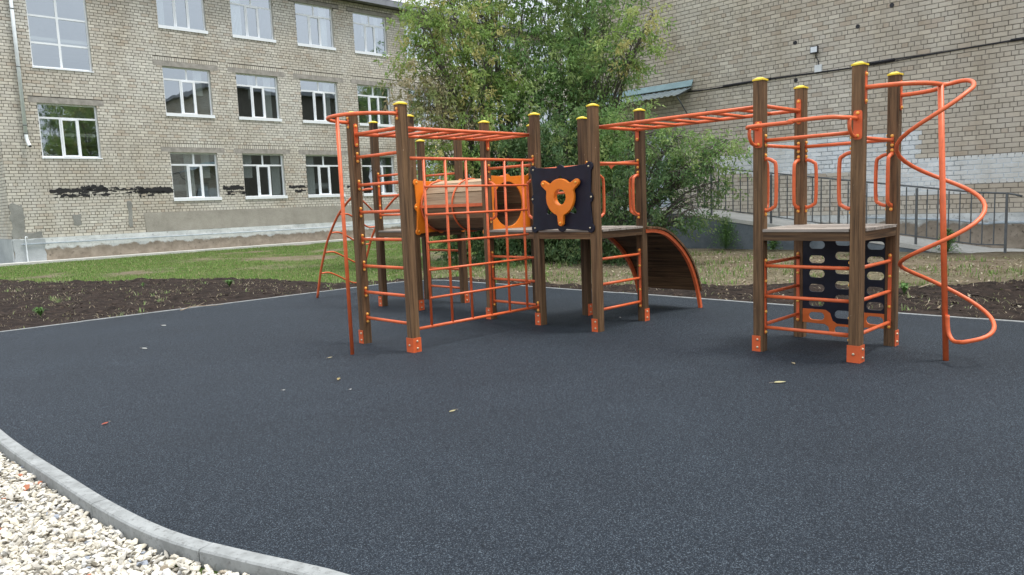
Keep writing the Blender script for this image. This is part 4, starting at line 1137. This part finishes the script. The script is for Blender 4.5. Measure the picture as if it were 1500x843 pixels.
# patches of cement render (irregular edges)
def blob(name, x0, x1, z0, z1, m, parent, y=-.022, amp=.05, step=.09, th=.02, seed=0):
    top = []; x = x0
    pts = []
    n = max(3, int((x1 - x0) / step))
    for i in range(n + 1): xx = x0 + (x1 - x0) * i / n; pts.append((xx + random.uniform(-.2, .2) * step, z1 + amp * fbm(xx * 3 + seed, 1.7, 1.7, 4) * 2 + amp * .45 * mnoise.noise(Vector((xx * 31, seed, 0)))))
    k = max(2, int((z1 - z0) / step))
    for i in range(1, k): zz = z1 - (z1 - z0) * i / k; pts.append((x1 + amp * fbm(zz * 3 + seed, 9, 1.7, 4) * 1.6, zz))
    for i in range(n + 1): xx = x1 - (x1 - x0) * i / n; pts.append((xx + random.uniform(-.2, .2) * step, z0 + amp * fbm(xx * 3 + seed, 5.1, 1.7, 4) * 1.2 + amp * .45 * mnoise.noise(Vector((xx * 31, seed, 7)))))
    for i in range(1, k): zz = z0 + (z1 - z0) * i / k; pts.append((x0 + amp * fbm(zz * 3 + seed, 13, 1.7, 4) * 1.6, zz))
    me = board([pts], th, m, .004); o = link(name, me, parent, (0, y, 0), (R(90), 0, 0)); return o
blob('cement_patch', 10.25 - U0, 39, .91, 1.68, PATCH, SB, y=-.016, amp=.02, step=.2, th=.022)
blob('cement_patch', .03, .42, .92, 2.15, PATCHD, SB, y=-.014, amp=.10, th=.02, seed=4)
blob('cement_patch', .40, .95, .92, 1.12, PATCHD, SB, y=-.012, amp=.06, th=.018, seed=8)
blob('cement_patch', 7.72 - U0, 7.98 - U0, 1.32, 1.72, PATCHD, SB, y=-.012, amp=.04, th=.018, seed=2)
blob('cement_patch', 9.66 - U0, 9.80 - U0, 1.15, 2.18, PATCHD, SB, y=-.012, amp=.05, th=.018, seed=3)
blob('cement_patch', .0, 1.0, .0, .88, PALEB, SB, y=-.060, amp=.05, th=.02, seed=12)
# bitumen smears under the ground-floor sills
def smear(x0, x1, z0, z1, seed):
    blob('bitumen_smear', x0 - U0, x1 - U0, z0, z1, TAR, SB, y=-.014, amp=.085, step=.035, th=.010, seed=seed)
for i, q in enumerate(((7.05, 9.0, 2.54, 2.67), (8.1, 8.95, 2.63, 2.78), (7.35, 8.35, 2.38, 2.47), (8.5, 9.2, 2.41, 2.46), (9.2, 10.6, 2.62, 2.66), (10.1, 11.42, 2.46, 2.66), (9.9, 11.3, 2.50, 2.53), (13.55, 14.45, 2.54, 2.70), (13.7, 14.4, 2.42, 2.46),
                       (16.6, 17.5, 2.58, 2.68), (16.9, 17.45, 2.38, 2.46), (19.65, 20.5, 2.55, 2.65), (22.7, 23.5, 2.55, 2.66))): smear(*q, i * 3 + 1)
for i in range(46):
    x = random.uniform(6.9, 11.4) if i < 34 else random.uniform(13.6, 14.4); z = random.choice((2.37, 2.45, 2.55, 2.67)) + random.gauss(0, .035); w_ = random.uniform(.04, .26)
    blob('bitumen_smear', x - U0, x + w_ - U0, z, z + random.uniform(.012, .05), TAR, SB, y=-.0145, amp=.05, step=.03, th=.006, seed=60 + i * 2)
# gas pipe along the plinth, downpipe, apron
pp = MB().tube([(.25, -.12, .70), (9, -.12, .68), (20, -.12, .67), (45, -.12, .66)], .022, 8).obj('gas_pipe', PIPEG, SB)
MB().tube(smooth_path([(.38, -.14, 0), (.38, -.14, .6), (.38, -.14, .9), (.40, -.12, .97), (.46, -.08, .94)], 4), .02, 8).obj('pipe_stub', PIPEW, pp)
dp = MB().tube([(.76, -.13, 11.4), (.76, -.13, 4.62)], .062, 14).obj('downpipe', PIPEW, SB)
MB().tube(smooth_path([(.76, -.13, 4.62), (.77, -.15, 4.45), (.79, -.22, 4.30), (.81, -.30, 4.20)], 4), .06, 14).obj('shoe', PIPEW, dp)
MB().tube([(.81, -.296, 4.205), (.8105, -.304, 4.197)], .052, 14).obj('pipe_mouth', BLACKC, dp)
for z in (9.0, 7.0, 4.95, 4.66): MB().tube([(.76, -.13, z - .015), (.76, -.13, z + .015)], .071, 14).box(.75, .77, -.07, 0, z - .01, z + .01).obj('pipe_clamp', GREYM, dp)
ap_ = MB().box(-3, LEN, -.62, -.05, -.12, .07).obj('apron', RAMPT); ap_.location = tuple(uv(U0, DLv)); ap_.rotation_euler = (0, 0, R(44)); ap_['kind'] = 'structure'

# ---------------------------------------------------------------- right building
DR, V0 = 19.8, -15.90
RB = thing('brick_hall', 'windowless pale brick building with a cable along its wall and patches of light blue paint', 'building', tuple(uv(DR, V0)), R(-46))
Lr, Hr = 21.0, 9.4
door = (1.35, 2.75, 1.12, 3.45)
painted = [(V0 * 0 + 4.4, 9.75, 2.05, 2.66), (5.3, 10.77, 1.35, 2.07), (6.3, 9.75, 2.6, 2.86), (7.9, 10.75, 1.33, 1.6), (10.2, 21, 1.52, 2.12), (3.9, 7.0, 2.05, 2.45)]
painted = [(5.3, 9.76, 2.0, 2.87), (8.3, 10.77, 1.33, 2.12), (7.3, 9.76, 1.9, 2.87), (10.2, 21, 1.54, 2.12), (4.3, 5.5, 2.1, 2.6), (0.2, 1.2, 1.1, 3.2)]
wall_r = backing(0, Lr, .0, Hr, [door], RB, .25, MORTAR2)
Wr = Wall([p for p in painted], (1.02, .995, .97)); Wr.courses(0, Lr, .83, Hr, [door, (door[0] - .2, door[1] + .2, door[3], door[3] + .2)], 5, 1)
Wr.build(wall_r, lambda x, z: -(x * 1.0 + .28 * z * 0) + 0 * z if x < 12.05 and 1.0 < z < 5.35 - (x - 7) * .10 + .8 and x > 8.6 and z < 5.7 and not (x > 9.0 and False) else None)
for a, b_, c, d in painted: MB().face([(a, -.0015, c), (b_, -.0015, c), (b_, -.0015, d), (a, -.0015, d)]).obj('painted_joint', MORTARP, wall_r)
MB().box(door[0] - .2, door[1] + .2, -.016, .2, door[3] + .001, door[3] + .19).obj('lintel', LINTEL, RB)
dr = MB().box(door[0] + .02, door[1] - .02, .12, .16, door[2] + .01, door[3] - .02).obj('door', DOORM, RB)
for z in (1.5, 2.3, 3.0): MB().box(door[0] + .1, door[1] - .1, .108, .12, z, z + .05).obj('door_rail', DOORM, dr)
MB().tube([(door[1] - .15, .06, 2.1), (door[1] - .15, .06, 2.3)], .015, 8).obj('handle', GREYM, dr)
PL2 = plinth_mat('peeling_plinth', .86, .93)
plinth(0, Lr, -.1, .83, -.03, RB, PL2, fn=lambda x, z: .03 * fbm(x, z, 2.1, 4), dx=.1)
# left end wall and roof
Wc = Wall(); Wc.courses(0, 1.6, .83, Hr, [], 5, 1)
ew2 = MB().face([(0, 0, 0), (0, 12, 0), (0, 12, Hr), (0, 0, Hr)]).obj('end_wall', MORTAR, RB)
hold = bpy.data.objects.new('x', None); COL.objects.link(hold); Wc.build(hold, lambda x, z: None); bwk = hold.children[0]
bwk.data.transform(Matrix.Rotation(R(-90), 4, 'Z') @ Matrix.Translation((-1.6, 0, 0))); bwk.parent = ew2; bpy.data.objects.remove(hold)
MB().box(0.02, Lr, .4, 12, 0, Hr).obj('rear_block', MORTAR, RB)
MB().box(-.35, Lr + .3, -.4, 12.4, Hr, Hr + .22).obj('roof', ROOFM, RB)
# cable and conduit
def cab(pts, r, name, parent=RB): return MB().tube(smooth_path([(x, -.035, z) for x, z in pts], 4), r, 8).obj(name, BLACKC, parent)
cb = cab([(3.3, 4.60), (4.2, 4.575), (5.2, 4.60), (6.0, 4.60), (7.0, 4.585), (8.2, 4.56), (8.45, 4.60), (9.2, 4.60), (10.2, 4.595), (11.0, 4.605), (12.0, 4.62), (14, 4.60), (20, 4.6)], .014, 'cable')
cab([(3.3, 4.585), (4.6, 4.56), (6.0, 4.58), (8.4, 4.545), (10, 4.58), (12, 4.60), (20, 4.585)], .010, 'cable')
for x0, x1, z in ((4.55, 6.0, 4.60), (8.45, 9.19, 4.60), (11.6, 13.2, 4.62)):
    MB().tube([(x0, -.04, z - .005), (x1, -.04, z)], .034, 10).obj('conduit', BLACKC, cb)
fl = MB().box(7.15, 7.35, -.17, -.10, 5.06, 5.24).obj('floodlight', BLACKC, RB)
MB().box(7.165, 7.335, -.175, -.17, 5.08, 5.22).obj('lamp_glass', plain('lamp_glass', (.75, .8, .85), .15, .05), fl)
MB().box(7.22, 7.28, -.10, -.01, 5.10, 5.16).obj('lamp_bracket', GREYM, fl)
MB().tube(smooth_path([(7.26, -.05, 5.06), (7.25, -.04, 4.98), (7.31, -.04, 4.88), (7.32, -.04, 4.76)], 4), .013, 8).obj('lamp_cable', BLACKC, fl)
MB().box(7.23, 7.41, -.075, -.01, 4.58, 4.76).obj('junction_box', PIPEW, RB)
for x, z in ((6.68, 5.44), (8.30, 5.55), (6.70, 4.46), (9.1, 5.9)):
    MB().tube([(x, -.02, z), (x, -.012, z)], .055, 9).obj('putlog_hole', BLACKC, RB)
# canopy over the door
AW = bpy.data.objects.new('door_canopy', None); COL.objects.link(AW); AW.parent = RB
ax0, ax1 = -.35, 3.55
b = MB(); n = 70; V = []; 
for i in range(n + 1):
    x = ax0 + (ax1 - ax0) * i / n; dz = .012 * (1 if i % 4 in (1, 2) else -1); V.append((x, -.02, 4.72 + dz, -.82, 4.43 + dz))
for i in range(n):
    p, q = V[i], V[i + 1]; b.face([(p[0], p[1], p[2]), (q[0], q[1], q[2]), (q[0], q[3], q[4]), (p[0], p[3], p[4])])
b.obj('canopy_sheet', AWN2, AW)
MB().prism([(-.018, 4.93), (-.03, 4.93), (-.12, 4.745), (-.10, 4.735)], 'x', ax0, ax1).obj('flashing', AWN, AW)
for x in (ax0 + .15, ax1 - .08):
    MB().tube([(x, -.78, 4.41), (x + .0, -.02, 3.72)], .02, 8).tube([(x, -.78, 4.41), (x, -.02, 4.66)], .02, 8).obj('strut', GREYM, AW)
pz = MB().tube([(4.0, -.07, 3.75), (4.0, -.07, 4.0)], .02, 6).obj('vent_stub', GREYM, RB)
# pipe on the plinth
MB().tube(smooth_path([(8.5, -.13, .76), (10.2, -.13, .70), (10.75, -.13, .66), (11.25, -.13, .585), (11.4, -.13, .60), (12.2, -.13, .61), (20, -.13, .6)], 4), .028, 8).obj('plinth_pipe', PIPEG, RB)

# ---------------------------------------------------------------- ramp with railing
DF = 18.2
RA = thing('access_ramp', 'long blue-grey concrete ramp with pale worn top in front of the brick hall', 'ramp', tuple(uv(DF, V0)), R(-46))
def rz_(x):   # top height along the ramp, x = v - V0
    if x < 3.9: return 1.10
    if x > 11.4: return .02
    return 1.10 + (x - 3.9) * (.02 - 1.10) / 7.5
bx = [-1.5, 3.9, 5, 6, 7, 8, 9, 10, 11, 11.4, 12.6, 19]
b = MB()
for i in range(len(bx) - 1):
    x0, x1 = bx[i], bx[i + 1]; a, c = rz_(x0), rz_(x1)
    b.face([(x0, 0, -.1), (x1, 0, -.1), (x1, 0, c - .09), (x0, 0, a - .09)])
b.face([(-1.5, 0, -.1), (-1.5, 1.5, -.1), (-1.5, 1.5, 1.0), (-1.5, 0, 1.1)])
b.obj('ramp_wall', RAMPW, RA)
b = MB()
for i in range(len(bx) - 1):
    x0, x1 = bx[i], bx[i + 1]; a, c = rz_(x0), rz_(x1)
    b.face([(x0, -.02, a), (x1, -.02, c), (x1, 1.56, c), (x0, 1.56, a)]); b.face([(x0, -.02, a - .10), (x1, -.02, c - .10), (x1, -.02, c), (x0, -.02, a)])
    b.face([(x0, -.02, a - .10), (x0, .02, a - .10), (x1, .02, c - .10), (x1, -.02, c - .10)])
b.obj('ramp_top', RAMPT, RA)
RL = thing('ramp_railing', 'grey steel railing of thin upright bars along the front of the ramp', 'railing', tuple(uv(DF + .10, V0)), R(-46))
xs = [11.95 - .217 * i for i in range(0, 62)]; t_post = [x for i, x in enumerate(xs) if i % 8 == 0]
MB().tube([(xs[-1], 0, rz_(xs[-1]) + 1.30)] + [(x, 0, rz_(x) + 1.30) for x in (3.9, 6, 8, 10, 11.4)] + [(11.95, 0, rz_(11.95) + 1.26), (12.1, 0, rz_(12) + 1.23), (12.22, 0, rz_(12) + 1.19)], .02, 8).obj('top_rail', GREYM, RL)
MB().tube([(xs[-1], 0, rz_(xs[-1]) + .19), (3.9, 0, 1.29), (11.4, 0, .21), (11.95, 0, .20)], .013, 8).obj('bottom_rail', GREYM, RL)
for i, x in enumerate(xs):
    if i % 8 == 0: MB().box(x - .022, x + .022, -.022, .022, rz_(x) - .01, rz_(x) + 1.27).obj('rail_post', GREYM, RL)
    else: MB().box(x - .011, x + .011, -.011, .011, rz_(x) + .19, rz_(x) + 1.27).obj('upright_bar', GREYM, RL)

# ================================================================== TREES AND SHRUBS
LPAL = {0: [(.30, .43, .12), (.35, .47, .14), (.25, .38, .10), (.43, .49, .18), (.23, .36, .10), (.48, .45, .17)],
        1: [(.18, .32, .10), (.23, .36, .11), (.15, .27, .09), (.28, .40, .14), (.32, .42, .15)],
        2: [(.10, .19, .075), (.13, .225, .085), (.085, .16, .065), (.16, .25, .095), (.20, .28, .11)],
        3: [(.36, .33, .18), (.42, .35, .21), (.29, .32, .13), (.45, .40, .25), (.24, .30, .11)]}
def foliage(blobs, per_m2, ll, lw, seed, nl=24):
    rg = np.random.default_rng(seed); VS, FS, TS, tw = [], [], [], []; base = 0
    for (x, y, z, rx, ry, rz, dens, pal) in blobs:
        n = int(per_m2 * dens * math.pi * rx * rz); d = rg.normal(0, 1, (n, 3)); d /= np.linalg.norm(d, axis=1)[:, None]
        rad = rg.random((n, 1)) ** .42 * rg.uniform(.8, 1.28, (n, 1)); C = np.array([x, y, z]) + d * rad * np.array([rx, ry, rz]); C = C[C[:, 2] > .12]; n = len(C)
        dr = (C - np.array([x, y, z])); dr[:, 2] *= .4; dr /= (np.linalg.norm(dr, axis=1)[:, None] + 1e-6); dr[:, 2] -= rg.uniform(-.1, .5, n); dr += rg.normal(0, .25, (n, 3)); dr /= np.linalg.norm(dr, axis=1)[:, None]
        tw.append((np.array([x, y, z]), C)); L = rg.uniform(.22, .48, n)
        k = np.repeat(np.arange(n), nl); t = rg.random(len(k)); P = C[k] + dr[k] * (L[k] * t)[:, None] + rg.normal(0, .055, (len(k), 3)); P[:, 2] -= .10 * t * t
        a = dr[k] * .5 + rg.normal(0, .75, (len(k), 3)); a[:, 2] -= .75; a /= np.linalg.norm(a, axis=1)[:, None]
        s = np.cross(a, rg.normal(0, 1, (len(k), 3))); s /= np.linalg.norm(s, axis=1)[:, None] + 1e-9; q = np.cross(a, s)
        l = (ll * rg.uniform(.6, 1.3, len(k)))[:, None]; w_ = (lw * rg.uniform(.7, 1.25, len(k)))[:, None]
        V = np.stack([P, P + a * l * .42 + s * w_ * .5 + q * w_ * .18, P + a * l, P + a * l * .42 - s * w_ * .5 + q * w_ * .18], 1).reshape(-1, 3)
        b = np.arange(len(k))[:, None] * 4 + base; FS.append(np.concatenate([b + [0, 1, 2], b + [0, 2, 3]])); base += len(V); VS.append(V)
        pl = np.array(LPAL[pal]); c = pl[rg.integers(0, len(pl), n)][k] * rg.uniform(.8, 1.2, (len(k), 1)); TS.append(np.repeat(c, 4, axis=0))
    return np.concatenate(VS), np.concatenate(FS), np.concatenate(TS), tw
def make_tree(name, label, cat, base, blobs, per, ll, lw, seed, r0=.09, group=None, forks=3):
    rr = random.Random(seed); B0 = Vector(base)
    T = thing(name, label, cat, base, 0, group)
    rel = [(x - base[0], y - base[1], z - base[2], a, b, c, d, e) for x, y, z, a, b, c, d, e in blobs]
    V, F, Tn, tw = foliage(rel, per, ll, lw, seed)
    b = MB(); stems = []
    for i in range(forks):
        an = rr.uniform(0, 6.28); stems.append(Vector((math.cos(an) * .18 * i, math.sin(an) * .12 * i, 0)))
    for i, (c, C) in enumerate(tw):
        c = Vector(c); s0 = stems[i % forks]; h = max(.3, c.z); mid = s0.lerp(Vector((c.x * .35, c.y * .35, h * .5)), 1.0) + Vector((rr.uniform(-.15, .15), rr.uniform(-.15, .15), 0))
        top = c + Vector((rr.uniform(-.2, .2), rr.uniform(-.2, .2), .15))
        p = smooth_path([s0 - Vector((0, 0, .05)), s0.lerp(mid, .5) + Vector((rr.uniform(-.06, .06), 0, 0)), mid, mid.lerp(top, .6) + Vector((rr.uniform(-.15, .15), 0, rr.uniform(0, .2))), top], 4)
        rb = r0 * rr.uniform(.55, 1.0); b.tube(p, [rb * (1 - .86 * k / (len(p) - 1)) for k in range(len(p))], 7, False)
        pick = rr.sample(range(len(C)), min(len(C), 26))
        for j in pick:
            e = Vector(C[j]); st = p[rr.randrange(len(p) // 2, len(p))]; m2 = st.lerp(e, .55) + Vector((rr.uniform(-.1, .1), rr.uniform(-.1, .1), rr.uniform(0, .15)))
            b.tube([st, m2, e], [.013, .009, .004], 4, False)
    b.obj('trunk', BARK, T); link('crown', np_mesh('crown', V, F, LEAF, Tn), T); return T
def copy_tree(t, loc, rz, sc, label):
    c = t.copy(); COL.objects.link(c); c.location = loc; c.rotation_euler = (0, 0, rz); c.scale = (sc, sc, sc); c['label'] = label
    for ch in t.children: d = ch.copy(); COL.objects.link(d); d.parent = c
    return c
T1 = [(-1.35, 19.00, 5.81, 1.06, 0.85, 0.88, 1, 0),  (-0.60, 20.00, 6.40, 1.02, 0.82, 0.74, 0.55, 0),  (-1.92, 18.50, 5.24, 0.65, 0.52, 0.59, 1, 0),  (-1.88, 18.50, 4.34, 0.83, 0.66, 0.65, 1, 3),  (-1.41, 18.50, 3.76, 0.77, 0.62, 0.69, 1, 3),  (-0.64, 19.00, 4.70, 1.06, 0.85, 0.97, 1, 0),  (0.16, 20.00, 5.54, 1.02, 0.97, 1.21, 1, 1),  (0.19, 19.50, 3.98, 1.09, 0.87, 0.91, 1, 1),  (-0.84, 18.50, 3.40, 0.77, 0.62, 0.69, 1, 0),  (-0.19, 20.00, 7.78, 1.49, 1.19, 1.30, 1, 0),  (-1.55, 19.50, 7.84, 1.09, 0.87, 1.09, 1, 0),  (0.87, 20.50, 7.20, 1.14, 0.92, 0.95, 0.6, 1),  (-1.32, 18.50, 2.26, 0.83, 0.76, 0.95, 1, 0),  (-1.69, 18.20, 2.68, 0.51, 0.54, 0.68, 1, 0),  (-1.88, 18.60, 6.14, 0.59, 0.47, 0.45, 1, 0),  (1.03, 20.00, 4.81, 0.93, 0.74, 0.93, 1, 1),]
T2 = [(1.83, 20.50, 5.84, 1.05, 0.92, 1.14, 1, 1),  (2.76, 20.50, 6.43, 0.80, 0.69, 0.86, 0.6, 1),  (3.22, 19.00, 5.38, 0.74, 0.59, 0.67, 1, 0),  (2.94, 19.50, 4.85, 0.82, 0.65, 0.58, 1, 1),  (2.20, 20.00, 4.59, 0.93, 0.82, 1.02, 1, 1),  (1.45, 20.00, 3.91, 0.93, 0.74, 0.93, 1, 2),  (2.52, 20.50, 7.66, 1.72, 1.37, 1.14, 1, 1),  (3.62, 18.80, 5.89, 0.46, 0.36, 0.32, 1, 0),  (1.14, 21.00, 6.52, 0.68, 0.70, 0.88, 0.6, 1),  (2.60, 19.80, 3.75, 0.41, 0.38, 0.48, 0.8, 1),]
T3 = [(0.30, 18.80, 2.46, 1.05, 0.84, 0.96, 1, 2),  (1.31, 18.60, 2.50, 1.04, 0.90, 1.13, 1, 2),  (2.17, 18.60, 2.80, 0.87, 0.76, 0.95, 1, 1),  (-0.43, 19.00, 1.64, 0.88, 0.71, 0.88, 1, 2),  (0.60, 18.80, 1.43, 1.05, 0.84, 0.88, 1, 2),  (1.61, 18.60, 1.22, 1.04, 0.83, 0.87, 1, 2),  (0.22, 18.90, 0.49, 0.97, 0.77, 0.56, 1, 2),  (1.43, 18.80, 0.36, 1.05, 0.84, 0.53, 1, 2),  (-0.97, 19.20, 1.49, 0.71, 0.64, 0.80, 1, 1),  (-0.82, 19.00, 0.62, 0.80, 0.64, 0.62, 1, 2),  (-1.50, 19.00, 1.17, 0.53, 0.50, 0.62, 0.7, 1),  (0.70, 18.20, 0.01, 1.02, 0.81, 0.37, 1, 2),  (1.69, 18.00, -0.02, 1.01, 0.80, 0.37, 1, 2),  (2.47, 17.60, 0.39, 0.74, 0.59, 0.49, 1, 2),  (2.66, 18.00, 2.33, 0.75, 0.74, 0.92, 1, 1),]
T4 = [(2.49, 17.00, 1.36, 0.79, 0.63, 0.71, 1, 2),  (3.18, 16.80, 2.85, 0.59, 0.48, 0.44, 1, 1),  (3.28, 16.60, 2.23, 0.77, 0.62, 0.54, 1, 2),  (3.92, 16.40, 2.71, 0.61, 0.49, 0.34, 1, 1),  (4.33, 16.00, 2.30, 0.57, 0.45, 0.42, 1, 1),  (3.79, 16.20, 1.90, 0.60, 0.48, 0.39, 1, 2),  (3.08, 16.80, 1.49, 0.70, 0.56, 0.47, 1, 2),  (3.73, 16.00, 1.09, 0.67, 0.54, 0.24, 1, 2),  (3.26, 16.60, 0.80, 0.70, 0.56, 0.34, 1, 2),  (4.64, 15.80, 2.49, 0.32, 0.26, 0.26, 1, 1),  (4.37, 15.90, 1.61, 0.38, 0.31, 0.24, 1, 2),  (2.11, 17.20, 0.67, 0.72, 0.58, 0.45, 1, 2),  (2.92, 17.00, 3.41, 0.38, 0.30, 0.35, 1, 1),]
tr1 = make_tree('maple_tree', 'tall yellow-green ash-leaved maple with brownish seed clusters, in front of the long school building', 'tree', (-.2, 19.8, 0), T1, 35, .13, .046, 11, .10, 'maple trees')
tr2 = make_tree('maple_tree', 'darker green maple with thin upright trunks nearest the corner of the brick hall', 'tree', (1.9, 20.6, 0), T2, 32, .125, .046, 12, .10, 'maple trees')
make_tree('shrub', 'dense dark green shrub behind the steering board and middle platform', 'shrub', (.7, 19.0, 0), T3, 90, .115, .046, 13, .05, 'shrubs', 4)
make_tree('shrub', 'spreading open-branched shrub hanging over the ramp railing', 'shrub', (2.6, 17.6, 0), T4, 54, .095, .038, 14, .045, 'shrubs', 3)
for (u, v, rz_a, sc, lab, src) in ((28.5, -23.5, 1.0, 1.35, 'maple tree far back between the two buildings', tr2), (31, -19.5, 2.6, 1.2, 'maple tree behind the end wall of the brick hall', tr1),
                              (15.8, 2.5, .6, 1.35, 'maple tree reflected in the lower stair window', tr2), (12.5, 8.5, 2.2, 1.4, 'maple tree reflected in the left half of the school windows', tr1)):
    copy_tree(src, uv(u, v), rz_a, sc, lab)
